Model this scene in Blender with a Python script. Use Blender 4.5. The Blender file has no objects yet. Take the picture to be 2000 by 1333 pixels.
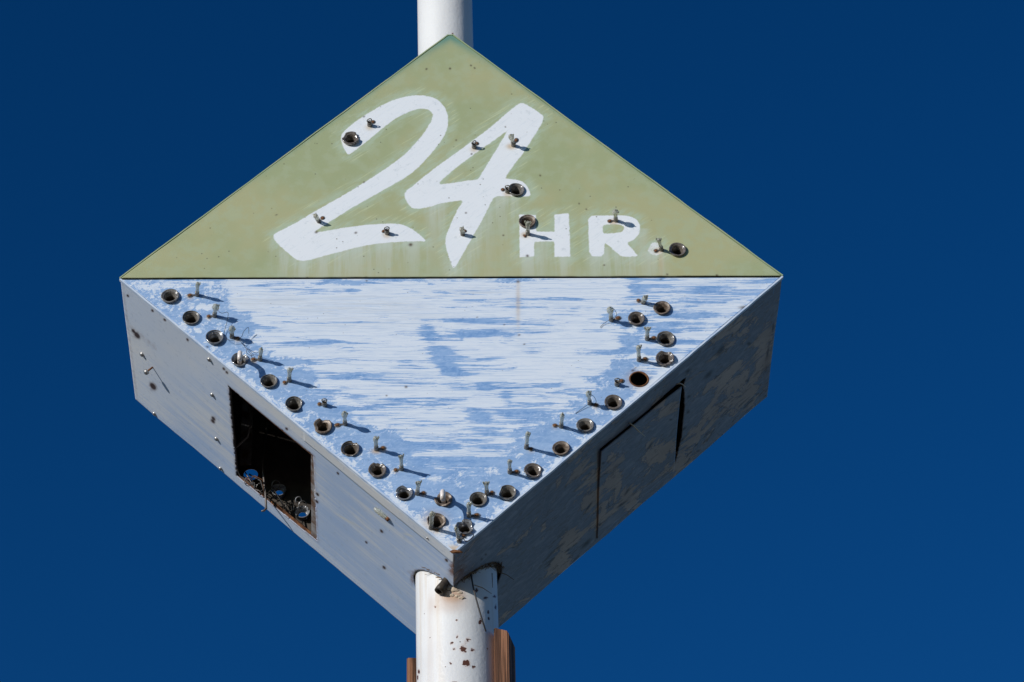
import bpy, bmesh, math, random
import numpy as np
from mathutils import Vector, Matrix, noise as mnoise

random.seed(7); np.random.seed(7)
S = bpy.context.scene
COL = S.collection

# ------------------------------------------------------------------ camera
W = 0.845            # half diagonal of the diamond box (m)
D = 0.511            # depth of the box
ZC = 6.95            # height of the box centre above ground
FPX, PITCH, YAW, ROLL = 6541.4, 0.6573, 0.0272, -0.0205
CAM = np.array([-0.0315, -6.6657, -5.3512 + ZC])

def cam_axes():
    cp, sp, cy, sy = math.cos(PITCH), math.sin(PITCH), math.cos(YAW), math.sin(YAW)
    cr, sr = math.cos(ROLL), math.sin(ROLL)
    f = np.array([sy * cp, cy * cp, sp]); r = np.array([cy, -sy, 0.0]); u = np.cross(r, f)
    return np.array([cr * r + sr * u, -sr * r + cr * u, f])
CR = cam_axes()
cd = bpy.data.cameras.new('camera'); cam = bpy.data.objects.new('camera', cd); COL.objects.link(cam)
cam.matrix_world = Matrix(((CR[0][0], CR[1][0], -CR[2][0], CAM[0]), (CR[0][1], CR[1][1], -CR[2][1], CAM[1]),
                           (CR[0][2], CR[1][2], -CR[2][2], CAM[2]), (0, 0, 0, 1)))
cd.sensor_width = 36; cd.lens = FPX * 36 / 2000; cd.clip_start = 0.05; cd.clip_end = 2000
S.camera = cam

# ------------------------------------------------------------------ light
SUN = Vector((-46, -43, 15.4)).normalized()
SUN_EL = math.asin(SUN.z); SUN_ROT = math.atan2(SUN.x, SUN.y)
wd = bpy.data.worlds.new('World'); S.world = wd; wd.use_nodes = True
wt = wd.node_tree; wt.nodes.clear()
sky = wt.nodes.new('ShaderNodeTexSky'); sky.sky_type = 'NISHITA'; sky.sun_disc = False
sky.sun_elevation = SUN_EL; sky.sun_rotation = SUN_ROT
sky.altitude = 1500; sky.air_density = 1.0; sky.dust_density = 0.0; sky.ozone_density = 4.0
hs = wt.nodes.new('ShaderNodeHueSaturation'); hs.inputs['Saturation'].default_value = 1.12; hs.inputs['Hue'].default_value = 0.501
gm = wt.nodes.new('ShaderNodeGamma'); gm.inputs['Gamma'].default_value = 1.34    # polarising filter: deeper, steeper blue all over the sky
bg = wt.nodes.new('ShaderNodeBackground'); bg.inputs['Strength'].default_value = 0.059
wo = wt.nodes.new('ShaderNodeOutputWorld')
wt.links.new(sky.outputs[0], gm.inputs['Color']); wt.links.new(gm.outputs[0], hs.inputs['Color']); wt.links.new(hs.outputs[0], bg.inputs['Color']); wt.links.new(bg.outputs[0], wo.inputs[0])
sl = bpy.data.lights.new('sun', 'SUN'); sl.energy = 3.9; sl.angle = math.radians(0.53); sl.color = (1.0, 0.97, 0.92)
so = bpy.data.objects.new('sun', sl); COL.objects.link(so)
so.rotation_euler = SUN.to_track_quat('Z', 'Y').to_euler(); so.location = (-6, -6, 12)
vs = S.view_settings
vs.view_transform = 'Standard'; vs.look = 'None'; vs.exposure = 0.0; vs.gamma = 1.0; vs.use_curve_mapping = False

# ------------------------------------------------------------------ pixel <-> place
def ray(px, py):
    d = CR[0] * (px - 1000) / FPX + CR[1] * (666.5 - py) / FPX + CR[2]
    return d
def on_plane(px, py, n, p0):
    n = np.array(n, float); d = ray(px, py)
    t = np.dot(np.array(p0) - CAM, n) / np.dot(d, n)
    return CAM + t * d
def on_y(px, py, y=0.0): return on_plane(px, py, (0, 1, 0), (0, y, 0))
def on_z(px, py, z): return on_plane(px, py, (0, 0, 1), (0, 0, z))
NL = np.array([-1, 0, -1]) / math.sqrt(2); NR = np.array([1, 0, -1]) / math.sqrt(2)
def on_left(px, py, o=0.0): return on_plane(px, py, NL, np.array([-W, 0, ZC]) + NL * o)
def on_right(px, py, o=0.0): return on_plane(px, py, NR, np.array([W, 0, ZC]) + NR * o)
def proj(P):
    c = (np.asarray(P, float) - CAM) @ CR.T
    return np.stack([1000 + FPX * c[..., 0] / c[..., 2], 666.5 - FPX * c[..., 1] / c[..., 2]], -1)

# ------------------------------------------------------------------ materials
class NT:
    def __init__(s, name):
        s.m = bpy.data.materials.new(name); s.m.use_nodes = True; s.t = s.m.node_tree; s.t.nodes.clear()
        s.out = s.t.nodes.new('ShaderNodeOutputMaterial')
        s.b = s.t.nodes.new('ShaderNodeBsdfPrincipled'); s.t.links.new(s.b.outputs[0], s.out.inputs[0])
    def put(s, sock, v):
        if hasattr(v, 'is_output'): s.t.links.new(v, sock)
        elif v is not None:
            if isinstance(v, (tuple, list)) and len(v) == 3 and sock.type == 'RGBA': v = (*v, 1)
            sock.default_value = v
    def coord(s, scale=(1, 1, 1), rot=(0, 0, 0), kind='Object'):
        c = s.t.nodes.new('ShaderNodeTexCoord'); m = s.t.nodes.new('ShaderNodeMapping')
        m.inputs['Scale'].default_value = scale; m.inputs['Rotation'].default_value = rot
        s.t.links.new(c.outputs[kind], m.inputs[0]); return m.outputs[0]
    def noise(s, vec, scale=5, detail=4, rough=0.55, dist=0.0, col=False):
        n = s.t.nodes.new('ShaderNodeTexNoise'); s.put(n.inputs['Vector'], vec)
        n.inputs['Scale'].default_value = scale; n.inputs['Detail'].default_value = detail
        n.inputs['Roughness'].default_value = rough; n.inputs['Distortion'].default_value = dist
        return n.outputs[1 if col else 0]
    def nc(s, *a, **k):      # noise stretched to about -1..1
        return s.math('MULTIPLY', s.math('SUBTRACT', s.noise(*a, **k), .5), 3.2)
    def voro(s, vec, scale, feature='F1'):
        n = s.t.nodes.new('ShaderNodeTexVoronoi'); n.feature = feature; s.put(n.inputs['Vector'], vec); n.inputs['Scale'].default_value = scale
        return n
    def dirv(s, ang, a, b):   # streak coordinates on a face in the x-z plane: a along the stroke, b across it
        c = s.t.nodes.new('ShaderNodeTexCoord').outputs['Object']; cb = s.t.nodes.new('ShaderNodeCombineXYZ')
        for i, (k, d) in enumerate(((a, (math.cos(ang), 0, math.sin(ang))), (b, (-math.sin(ang), 0, math.cos(ang))))):
            v = s.t.nodes.new('ShaderNodeVectorMath'); v.operation = 'DOT_PRODUCT'; s.put(v.inputs[0], c); v.inputs[1].default_value = tuple(k * q for q in d)
            s.t.links.new(v.outputs['Value'], cb.inputs[i])
        return cb.outputs[0]
    def math(s, op, a, b=None, c=None, clamp=False):
        n = s.t.nodes.new('ShaderNodeMath'); n.operation = op; n.use_clamp = clamp
        s.put(n.inputs[0], a)
        if b is not None: s.put(n.inputs[1], b)
        if c is not None: s.put(n.inputs[2], c)
        return n.outputs[0]
    def step(s, v, lo, hi, a=0.0, b=1.0, smooth=True):
        n = s.t.nodes.new('ShaderNodeMapRange'); n.interpolation_type = 'SMOOTHSTEP' if smooth else 'LINEAR'
        s.put(n.inputs[0], v); s.put(n.inputs[1], lo); s.put(n.inputs[2], hi); s.put(n.inputs[3], a); s.put(n.inputs[4], b)
        return n.outputs[0]
    def mix(s, f, a, b, mode='MIX'):
        n = s.t.nodes.new('ShaderNodeMix'); n.data_type = 'RGBA'; n.blend_type = mode
        s.put(n.inputs[0], f); s.put(n.inputs[6], a); s.put(n.inputs[7], b); return n.outputs[2]
    def attr(s, name):
        n = s.t.nodes.new('ShaderNodeAttribute'); n.attribute_name = name; return n.outputs['Fac']
    def bump(s, h, strength=0.3, dist=0.002):
        n = s.t.nodes.new('ShaderNodeBump'); n.inputs['Strength'].default_value = strength; n.inputs['Distance'].default_value = dist
        s.put(n.inputs['Height'], h); s.t.links.new(n.outputs[0], s.b.inputs['Normal'])
    def set(s, **k):
        for a, v in k.items():
            s.put(s.b.inputs[{'col': 'Base Color', 'rough': 'Roughness', 'metal': 'Metallic', 'trans': 'Transmission Weight', 'ior': 'IOR',
                              'spec': 'Specular IOR Level', 'coat': 'Coat Weight'}[a]], v)
        return s.m

WHITE = (0.65, 0.705, 0.775); LBLUE = (0.34, 0.475, 0.69); MBLUE = (0.15, 0.295, 0.55); RUST = (0.12, 0.045, 0.018)

def mat_green():
    t = NT('painted_green'); c = t.coord()
    n1 = t.noise(c, 3.0, 4); n2 = t.noise(c, 28, 5, 0.65); fine = t.noise(c, 260, 3)
    col = t.mix(t.step(n1, .40, .60), (0.335, 0.375, 0.205), (0.395, 0.395, 0.215))
    col = t.mix(t.step(n2, .45, .62, 0, .5), col, (0.37, 0.42, 0.265))
    sdf = t.attr('ink')
    wob = t.math('MULTIPLY', t.math('SUBTRACT', t.noise(c, 110, 5, .7), .5), .007)
    sd = t.math('ADD', sdf, wob)
    # thinned paint round the lettering and runs below it
    halo = t.step(sd, .038, .002, 0, 1)
    hn = t.step(t.noise(t.dirv(.72, 14, 50), 1, 5, .7), .42, .58, .25, 1)
    col = t.mix(t.math('MULTIPLY', t.math('MULTIPLY', halo, hn), .9), col, (0.40, 0.48, 0.345))
    strokes = t.math('MULTIPLY', t.step(t.noise(t.dirv(.66, 7, 150), 1, 5, .65), .54, .64), t.step(t.math('ABSOLUTE', t.math('SUBTRACT', sd, .019)), .017, .004))
    col = t.mix(t.math('MULTIPLY', strokes, .5), col, (0.57, 0.60, 0.35))
    drip = t.math('MULTIPLY', t.attr('drip'), t.step(t.noise(t.coord((42, 1, 2.5)), 1.0, 5, .7), .36, .62, .2, 1))
    col = t.mix(t.math('MULTIPLY', drip, .8), col, (0.50, 0.545, 0.47))
    col = t.mix(t.attr('teal'), col, (0.13, 0.26, 0.20))
    # white lettering
    thin = t.step(t.noise(t.dirv(.72, 16, 150), 1, 6, .72), .52, .70, 0, .5)
    ink = t.mix(thin, (0.75, 0.775, 0.795), (0.58, 0.64, 0.68))
    ink = t.mix(t.step(t.noise(c, 60, 5, .72), .57, .70, 0, .5), ink, (0.5, 0.55, 0.58))
    fa = t.math('MULTIPLY', t.attr('faint'), t.step(t.noise(c, 55, 5, .7), .40, .58, .35, .95))
    col = t.mix(t.math('MULTIPLY', t.step(sd, .0018, -.0018), t.math('SUBTRACT', 1.0, fa)), col, ink)
    # specks and rust
    v = t.voro(c, 42); sp = t.math('MULTIPLY', t.step(v.outputs['Distance'], .11, .05), t.step(t.noise(c, 13, 2), .5, .58))
    col = t.mix(t.math('MULTIPLY', sp, .75), col, (0.10, 0.09, 0.055))
    col = t.mix(t.math('MULTIPLY', t.step(fine, .62, .8), .18), col, (0.18, 0.19, 0.10))
    col = t.mix(t.attr('rust'), col, (0.5, 0.36, 0.2))
    col = t.mix(t.attr('spot'), col, (0.075, 0.05, 0.03))
    t.bump(t.math('ADD', t.math('MULTIPLY', n2, .5), t.math('MULTIPLY', t.step(sd, .001, -.001), .25)), .18, .0012)
    return t.set(col=col, rough=t.step(n2, .3, .8, .42, .6), spec=.35)

def mat_blue():
    t = NT('painted_blue_white'); c = t.coord()
    w = t.attr('white'); sw = t.attr('swirl')
    cs = t.noise(t.coord((1.2, 1, 5)), 6, 2, .5, 0, True)
    def warped(sc, amt):
        v = t.t.nodes.new('ShaderNodeVectorMath'); v.operation = 'MULTIPLY_ADD'
        t.put(v.inputs[0], cs); v.inputs[1].default_value = (amt, 0, amt); t.put(v.inputs[2], t.coord(sc)); return v.outputs[0]
    s1 = t.nc(warped((3.2, 1, 46), .8), 1.0, 6, .66)
    s2 = t.nc(warped((9, 1, 200), 2.5), 1.0, 5, .7)
    i1 = t.noise(c, 26, 7, .72, .9)
    i2 = t.noise(t.dirv(.5, 60, 110), 1, 6, .74, 1.0)
    s3 = t.nc(warped((22, 1, 430), 3.0), 1.0, 4, .7)
    streak = t.math('ADD', t.math('ADD', t.math('MULTIPLY', s1, .80), t.math('MULTIPLY', s2, .72)), t.math('MULTIPLY', s3, .34))
    blot = t.math('ADD', t.math('MULTIPLY', t.math('SUBTRACT', i1, .5), 2.1), t.math('MULTIPLY', t.math('SUBTRACT', i2, .5), 1.7))
    mixn = t.math('ADD', t.math('MULTIPLY', streak, t.math('SUBTRACT', 1.0, sw)), t.math('MULTIPLY', blot, sw))
    val = t.math('ADD', w, mixn)
    blue = t.mix(t.step(t.noise(t.coord((4, 1, 16)), 5, 5, .65), .40, .60), MBLUE, (0.25, 0.395, 0.63))
    blue = t.mix(t.math('MULTIPLY', t.step(i2, .48, .62), .55), blue, LBLUE)
    blue = t.mix(t.math('MULTIPLY', sw, .30), blue, (0.36, 0.47, 0.62))
    white = t.mix(t.step(t.noise(t.coord((6, 1, 60)), 3, 6, .72), .48, .66, 0, .75), WHITE, (0.53, 0.61, 0.73))
    sc_ = t.math('MAXIMUM', t.step(t.nc(warped((5, 1, 330), 3.2), 1.0, 4, .62), .12, .42), t.step(t.nc(warped((14, 1, 620), 5.0), 1.0, 3, .6), .22, .5))
    white = t.mix(t.math('MULTIPLY', sc_, .70), white, (0.41, 0.52, 0.67))
    white = t.mix(t.math('MULTIPLY', t.attr('grime'), t.step(s2, -.3, .7)), white, (0.42, 0.44, 0.45))
    col = t.mix(t.step(val, .44, .55), blue, white)
    col = t.mix(t.math('MULTIPLY', t.step(val, .36, .47), t.step(val, .56, .47)), col, LBLUE)
    v = t.voro(c, 55); sp = t.math('MULTIPLY', t.step(v.outputs['Distance'], .10, .04), t.step(t.noise(c, 17, 2), .52, .6))
    col = t.mix(t.math('MULTIPLY', sp, .7), col, (0.13, 0.13, 0.15))
    col = t.mix(t.attr('rust'), col, (0.50, 0.36, 0.22))
    col = t.mix(t.attr('spot'), col, (0.07, 0.045, 0.03))
    t.bump(t.math('ADD', t.step(val, .42, .56), t.math('MULTIPLY', i2, .6)), .25, .0008)
    return t.set(col=col, rough=t.step(val, .3, .7, .42, .58), spec=.3)

def mat_left():
    t = NT('weathered_pale_side'); c = t.coord()
    g = t.coord((1, 1, 1), (0, math.radians(-45), 0))   # x runs along the panel
    def g2(a, b): return t.coord((a, b, a), (0, 0, 0))
    u = t.attr('along'); v = t.attr('depth')
    cmb = t.t.nodes.new('ShaderNodeCombineXYZ'); t.put(cmb.inputs[0], t.math('MULTIPLY', u, 1.0)); t.put(cmb.inputs[1], t.math('MULTIPLY', v, 14.0))
    cmb2 = t.t.nodes.new('ShaderNodeCombineXYZ'); t.put(cmb2.inputs[0], t.math('MULTIPLY', u, 3.0)); t.put(cmb2.inputs[1], t.math('MULTIPLY', v, 60.0))
    s1 = t.nc(cmb.outputs[0], 2.2, 6, .65, .6); s2 = t.nc(cmb2.outputs[0], 2.2, 5, .7, .3)
    big = t.noise(c, 2.4, 3)
    col = t.mix(t.step(big, .35, .65), (0.54, 0.60, 0.70), (0.66, 0.66, 0.65))
    bl = t.math('ADD', t.attr('bluish'), t.math('MULTIPLY', s1, .48))
    bl = t.math('ADD', bl, t.math('MULTIPLY', s2, .34))
    col = t.mix(t.step(bl, .05, .9, 0, .85), col, (0.33, 0.45, 0.67))
    col = t.mix(t.step(s2, .15, .6, 0, .45), col, (0.42, 0.51, 0.67))
    col = t.mix(t.step(t.noise(c, 60, 6, .75), .54, .68, 0, .5), col, (0.33, 0.40, 0.5))
    vo = t.voro(c, 48); sp = t.math('MULTIPLY', t.step(vo.outputs['Distance'], .09, .04), t.step(t.noise(c, 12, 2), .52, .6))
    col = t.mix(t.math('MULTIPLY', sp, .6), col, (0.12, 0.11, 0.11))
    rn = t.math('MULTIPLY', t.attr('rust'), t.step(t.noise(c, 60, 5, .7), .3, .6))
    col = t.mix(rn, col, (0.16, 0.075, 0.04))
    col = t.mix(t.attr('spot'), col, (0.05, 0.025, 0.015))
    col = t.mix(t.attr('cream'), col, (0.66, 0.62, 0.5))
    t.bump(t.math('ADD', s2, t.noise(c, 120, 4)), .12, .001)
    return t.set(col=col, rough=.5, spec=.3)

def mat_right():
    t = NT('peeling_grey_side'); c = t.coord()
    u = t.attr('along'); v = t.attr('depth')
    cmb = t.t.nodes.new('ShaderNodeCombineXYZ'); t.put(cmb.inputs[0], t.math('MULTIPLY', u, 3.4)); t.put(cmb.inputs[1], t.math('MULTIPLY', v, 6.5))
    n1 = t.noise(cmb.outputs[0], 2.1, 10, .72, .8)
    cmb2 = t.t.nodes.new('ShaderNodeCombineXYZ'); t.put(cmb2.inputs[0], t.math('MULTIPLY', u, 9.0)); t.put(cmb2.inputs[1], t.math('MULTIPLY', v, 30.0))
    n2 = t.noise(cmb2.outputs[0], 2.0, 6, .7, .4)
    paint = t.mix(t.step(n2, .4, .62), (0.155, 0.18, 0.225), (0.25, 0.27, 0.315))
    prim = t.mix(t.step(t.noise(c, 9, 5), .35, .7), (0.37, 0.29, 0.235), (0.47, 0.37, 0.295))
    val = t.math('ADD', t.attr('peel'), t.math('MULTIPLY', t.math('SUBTRACT', n1, .5), 3.3))
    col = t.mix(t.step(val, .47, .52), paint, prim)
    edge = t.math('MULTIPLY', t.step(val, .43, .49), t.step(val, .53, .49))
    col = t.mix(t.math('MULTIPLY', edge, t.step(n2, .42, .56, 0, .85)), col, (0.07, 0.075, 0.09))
    chips = t.math('MULTIPLY', t.step(n2, .52, .56), t.step(t.noise(c, 18, 4), .45, .53))
    chips = t.math('MULTIPLY', chips, t.attr('chip'))
    col = t.mix(chips, col, (0.055, 0.05, 0.05))
    fl = t.math('MULTIPLY', t.step(t.noise(cmb2.outputs[0], 7, 5, .7), .60, .66), t.step(t.noise(c, 7, 3), .42, .58))
    col = t.mix(t.math('MULTIPLY', fl, .8), col, (0.09, 0.05, 0.03))
    col = t.mix(t.attr('spot'), col, (0.03, 0.022, 0.02))
    col = t.mix(t.math('MULTIPLY', t.attr('rust'), t.step(t.noise(c, 50, 5, .7), .35, .6)), col, (0.15, 0.08, 0.05))
    t.bump(t.math('ADD', t.step(val, .46, .53), t.math('MULTIPLY', n2, .8)), .5, .0014)
    return t.set(col=col, rough=.6, spec=.25)

def mat_pole():
    t = NT('white_pole_paint'); c = t.coord()
    n = t.noise(c, 7, 4)
    col = t.mix(t.step(n, .4, .7), (0.70, 0.695, 0.68), (0.655, 0.65, 0.64))
    st = t.noise(t.coord((26, 26, 1.3)), 1.0, 5, .65)
    col = t.mix(t.math('MULTIPLY', t.step(st, .52, .72), t.attr('stain')), col, (0.55, 0.43, 0.30))
    v = t.voro(c, 30); sp = t.math('MULTIPLY', t.step(v.outputs['Distance'], .07, .03), t.step(t.noise(c, 6, 2), .56, .62))
    col = t.mix(sp, col, (0.12, 0.07, 0.05))
    pn = t.noise(c, 85, 6, .72); pv = t.math('ADD', t.attr('spot'), t.math('MULTIPLY', t.math('SUBTRACT', pn, .5), 3.4))
    col = t.mix(t.step(t.attr('spot'), .05, .45, 0, .22), col, (0.6, 0.36, 0.25))
    col = t.mix(t.math('MULTIPLY', t.step(pv, .5, .58), t.step(t.attr('spot'), .08, .2)), col, (0.10, 0.04, 0.022))
    col = t.mix(t.step(t.attr('rust'), .0, 1.0, 0, .8), col, (0.42, 0.24, 0.13))
    h = t.math('ADD', t.noise(c, 120, 3, .5), t.math('MULTIPLY', t.noise(t.coord((1, 1, .3)), 45, 3), 1.2))
    t.bump(h, .35, .0016)
    return t.set(col=col, rough=.38, spec=.4)

def mat_simple(name, a, b, scale=40, rough=.6, metal=0.0, spec=.3, bump=.2):
    t = NT(name); c = t.coord(); n = t.noise(c, scale, 5, .65)
    if bump: t.bump(n, bump, .001)
    return t.set(col=t.mix(t.step(n, .35, .68), a, b), rough=rough, metal=metal, spec=spec)

def mat_glass(name, a, b, rough, trans, metal=0.0):
    t = NT(name); c = t.coord(); n = t.noise(c, 160, 4, .6); r = t.math('ADD', t.math('MULTIPLY', n, .22), rough - .08)
    return t.set(col=t.mix(t.step(n, .4, .7), a, b), rough=r, trans=trans, ior=1.45, metal=metal, spec=.6)

def mat_wood():
    t = NT('brown_timber'); 
    g = t.noise(t.coord((90, 90, 1.6)), 1.0, 5, .6, .4); g2 = t.noise(t.coord((260, 260, 5)), 1.0, 3, .6)
    col = t.mix(t.step(g, .40, .60), (0.055, 0.024, 0.013), (0.30, 0.14, 0.075))
    col = t.mix(t.step(g2, .50, .62, 0, .7), col, (0.06, 0.03, 0.016))
    t.bump(t.math('ADD', g, t.math('MULTIPLY', g2, .5)), 1.0, .005)
    return t.set(col=col, rough=.75, spec=.2)

def mat_ground():
    t = NT('dusty_ground'); c = t.coord(); n = t.noise(c, .6, 6, .6); n2 = t.noise(c, 14, 6, .7)
    col = t.mix(t.step(n, .35, .65), (0.14, 0.115, 0.09), (0.20, 0.165, 0.13))
    col = t.mix(t.step(n2, .5, .75, 0, .5), col, (0.075, 0.068, 0.06))
    t.bump(n2, .5, .03)
    return t.set(col=col, rough=.95, spec=.1)

M = dict(
    green=mat_green(), blue=mat_blue(), left=mat_left(), right=mat_right(), pole=mat_pole(), wood=mat_wood(), ground=mat_ground(),
    inner=mat_simple('bare_inner_sheet', (0.05, 0.042, 0.036), (0.10, 0.085, 0.07), 12, .8),
    rust=mat_simple('rusty_iron', (0.075, 0.032, 0.016), (0.22, 0.10, 0.045), 60, .85, .0, .2, .6),
    rusty_frame=mat_simple('rust_and_paint', (0.12, 0.06, 0.03), (0.30, 0.29, 0.29), 26, .8, 0, .2, .5),
    trim_green=mat_simple('green_trim_paint', (0.27, 0.36, 0.20), (0.36, 0.40, 0.23), 14, .5),
    trim_pale=mat_simple('pale_trim_paint', (0.60, 0.66, 0.74), (0.40, 0.50, 0.66), 20, .45),
    zinc=mat_simple('dull_zinc', (0.30, 0.29, 0.27), (0.16, 0.14, 0.12), 200, .45, .7, .4, .1),
    chrome=mat_simple('bright_screw_metal', (0.45, 0.45, 0.45), (0.3, 0.28, 0.26), 150, .42, .85, .5, .05),
    cup=mat_glass('smoky_glass_cup', (0.12, 0.10, 0.083), (0.20, 0.17, 0.145), .17, .1),
    cup_mirror=mat_glass('silvered_glass_cup', (0.30, 0.30, 0.31), (0.17, 0.165, 0.16), .14, .0, .45),
    cup_rust=mat_simple('rusty_socket_rim', (0.10, 0.07, 0.05), (0.25, 0.20, 0.16), 130, .42, .2, .5, .4),
    cup_grey=mat_glass('grey_glass_cup', (0.20, 0.185, 0.165), (0.10, 0.09, 0.08), .16, .1),
    cup_dark=mat_simple('dark_cup_inside', (0.045, 0.036, 0.028), (0.085, 0.07, 0.055), 90, .5, 0, .4, .1),  # darker colour for the deep inner walls of the socket cups
    post=mat_glass('weathered_glass_post', (0.60, 0.60, 0.50), (0.80, 0.80, 0.72), .26, .68),
    tube=mat_simple('milky_tube_glass', (0.80, 0.72, 0.66), (0.62, 0.55, 0.50), 60, .25, 0, .5, .1),
    milk=mat_glass('milky_housing_glass', (0.26, 0.27, 0.29), (0.42, 0.43, 0.46), .32, .3),
    wire=mat_simple('dark_wire', (0.035, 0.033, 0.035), (0.07, 0.065, 0.06), 80, .6),
    rod=mat_simple('grey_rod', (0.12, 0.11, 0.105), (0.2, 0.17, 0.15), 80, .5, .4),
    twig=mat_simple('dry_twig', (0.10, 0.06, 0.035), (0.24, 0.16, 0.09), 50, .9),
    straw=mat_simple('dry_straw', (0.62, 0.55, 0.42), (0.5, 0.42, 0.3), 50, .8),
    putty=mat_simple('old_putty', (0.55, 0.47, 0.37), (0.36, 0.27, 0.19), 120, .85, 0, .2, .6),
    brown=mat_simple('dark_brown_fitting', (0.028, 0.02, 0.014), (0.065, 0.05, 0.032), 60, .5),
)

# ------------------------------------------------------------------ mesh helpers
class MB:
    def __init__(s): s.v = []; s.f = []; s.mi = []
    def add(s, vs, fs, mi=0):
        o = len(s.v); s.v += [tuple(map(float, p)) for p in vs]; s.f += [tuple(i + o for i in f) for f in fs]; s.mi += [mi] * len(fs); return s
    def lathe(s, prof, seg=32, mi=0, cap0=False, cap1=False, fn=None):
        vs = []
        for k, (r, z) in enumerate(prof):
            for j in range(seg):
                a = 2 * math.pi * j / seg; rr, zz = (r, z) if fn is None else fn(k, a, r, z)
                vs.append((rr * math.cos(a), rr * math.sin(a), zz))
        fs = []
        for k in range(len(prof) - 1):
            m = mi[k] if isinstance(mi, list) else mi
            for j in range(seg):
                j2 = (j + 1) % seg; fs.append((k * seg + j, k * seg + j2, (k + 1) * seg + j2, (k + 1) * seg + j))
        o = len(s.v); s.v += vs
        for i, f in enumerate(fs):
            s.f.append(tuple(q + o for q in f)); s.mi.append(mi[i // seg] if isinstance(mi, list) else mi)
        if cap0: s.f.append(tuple(o + j for j in reversed(range(seg)))); s.mi.append(mi[0] if isinstance(mi, list) else mi)
        if cap1: s.f.append(tuple(o + (len(prof) - 1) * seg + j for j in range(seg))); s.mi.append(mi[-1] if isinstance(mi, list) else mi)
        return s
    def tube(s, path, rad, seg=8, mi=0, closed=False):
        P = [Vector(map(float, p)) for p in path]; n = len(P)
        rad = rad if isinstance(rad, (list, tuple)) else [rad] * n
        vs = []; up = None
        for i in range(n):
            d = (P[(i + 1) % n] - P[i - 1]) if closed else (P[min(i + 1, n - 1)] - P[max(i - 1, 0)])
            d.normalize()
            if up is None: up = Vector((0.31, 0.2, 0.93)) if abs(d.z) < .8 else Vector((1, 0.1, 0))
            up = (up - d * up.dot(d)).normalized(); b = d.cross(up)
            for j in range(seg):
                a = 2 * math.pi * j / seg; vs.append(P[i] + (up * math.cos(a) + b * math.sin(a)) * rad[i])
        fs = []
        for i in range(n if closed else n - 1):
            i2 = (i + 1) % n
            for j in range(seg): j2 = (j + 1) % seg; fs.append((i * seg + j, i * seg + j2, i2 * seg + j2, i2 * seg + j))
        if not closed: fs.append(tuple(reversed(range(seg)))); fs.append(tuple((n - 1) * seg + j for j in range(seg)))
        return s.add(vs, fs, mi)
    def hexa(s, c8, mi=0):   # 8 corners: bottom 4 then top 4
        return s.add(c8, [(3, 2, 1, 0), (4, 5, 6, 7), (0, 1, 5, 4), (1, 2, 6, 5), (2, 3, 7, 6), (3, 0, 4, 7)], mi)
    def mesh(s, name, mats, smooth=True):
        me = bpy.data.meshes.new(name); me.from_pydata(s.v, [], s.f)
        for m in (mats if isinstance(mats, (list, tuple)) else [mats]): me.materials.append(m)
        me.polygons.foreach_set('material_index', s.mi)
        me.polygons.foreach_set('use_smooth', [smooth] * len(s.f))
        me.update()
        bm = bmesh.new(); bm.from_mesh(me); bmesh.ops.recalc_face_normals(bm, faces=bm.faces); bm.to_mesh(me); bm.free()
        return me

def link(name, me, parent=None, loc=(0, 0, 0), rot=None):
    o = bpy.data.objects.new(name, me); COL.objects.link(o)
    l = Vector(map(float, loc))
    if parent is not None:
        o.parent = parent
        if parent.get('base'): l = l - Vector(parent['base'])
    o.location = l
    if rot is not None: o.rotation_euler = rot
    return o
def tag(o, label, cat, group=None, kind=None):
    o['label'] = label; o['category'] = cat
    if group: o['group'] = group
    if kind: o['kind'] = kind
    return o

# ------------------------------------------------------------------ ground
mb = MB(); g = 120
mb.add([(-g, -g, 0), (g, -g, 0), (g, g, 0), (-g, g, 0)], [(0, 1, 2, 3)])
gr = link('ground', mb.mesh('ground', M['ground'], False)); gr['kind'] = 'structure'

# ------------------------------------------------------------------ the sign
YP = 0.255
PA = on_y(869.5, 50, YP); PB = on_y(892.5, 1200, YP)
AX = (PA - PB) / (PA[2] - PB[2])                      # axis per metre of height
def axis(z): return PB + AX * (z - PB[2])
RL = 80.3 * np.dot(PB - CAM, CR[2]) / FPX
RU = 53.7 * np.dot(PA - CAM, CR[2]) / FPX
base = axis(0.0)
sign = bpy.data.objects.new('pole_sign', None); COL.objects.link(sign); sign.location = base; sign['base'] = [float(q) for q in base]
tag(sign, 'weathered diamond box sign reading 24 HR on a white steel pole', 'sign')

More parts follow.
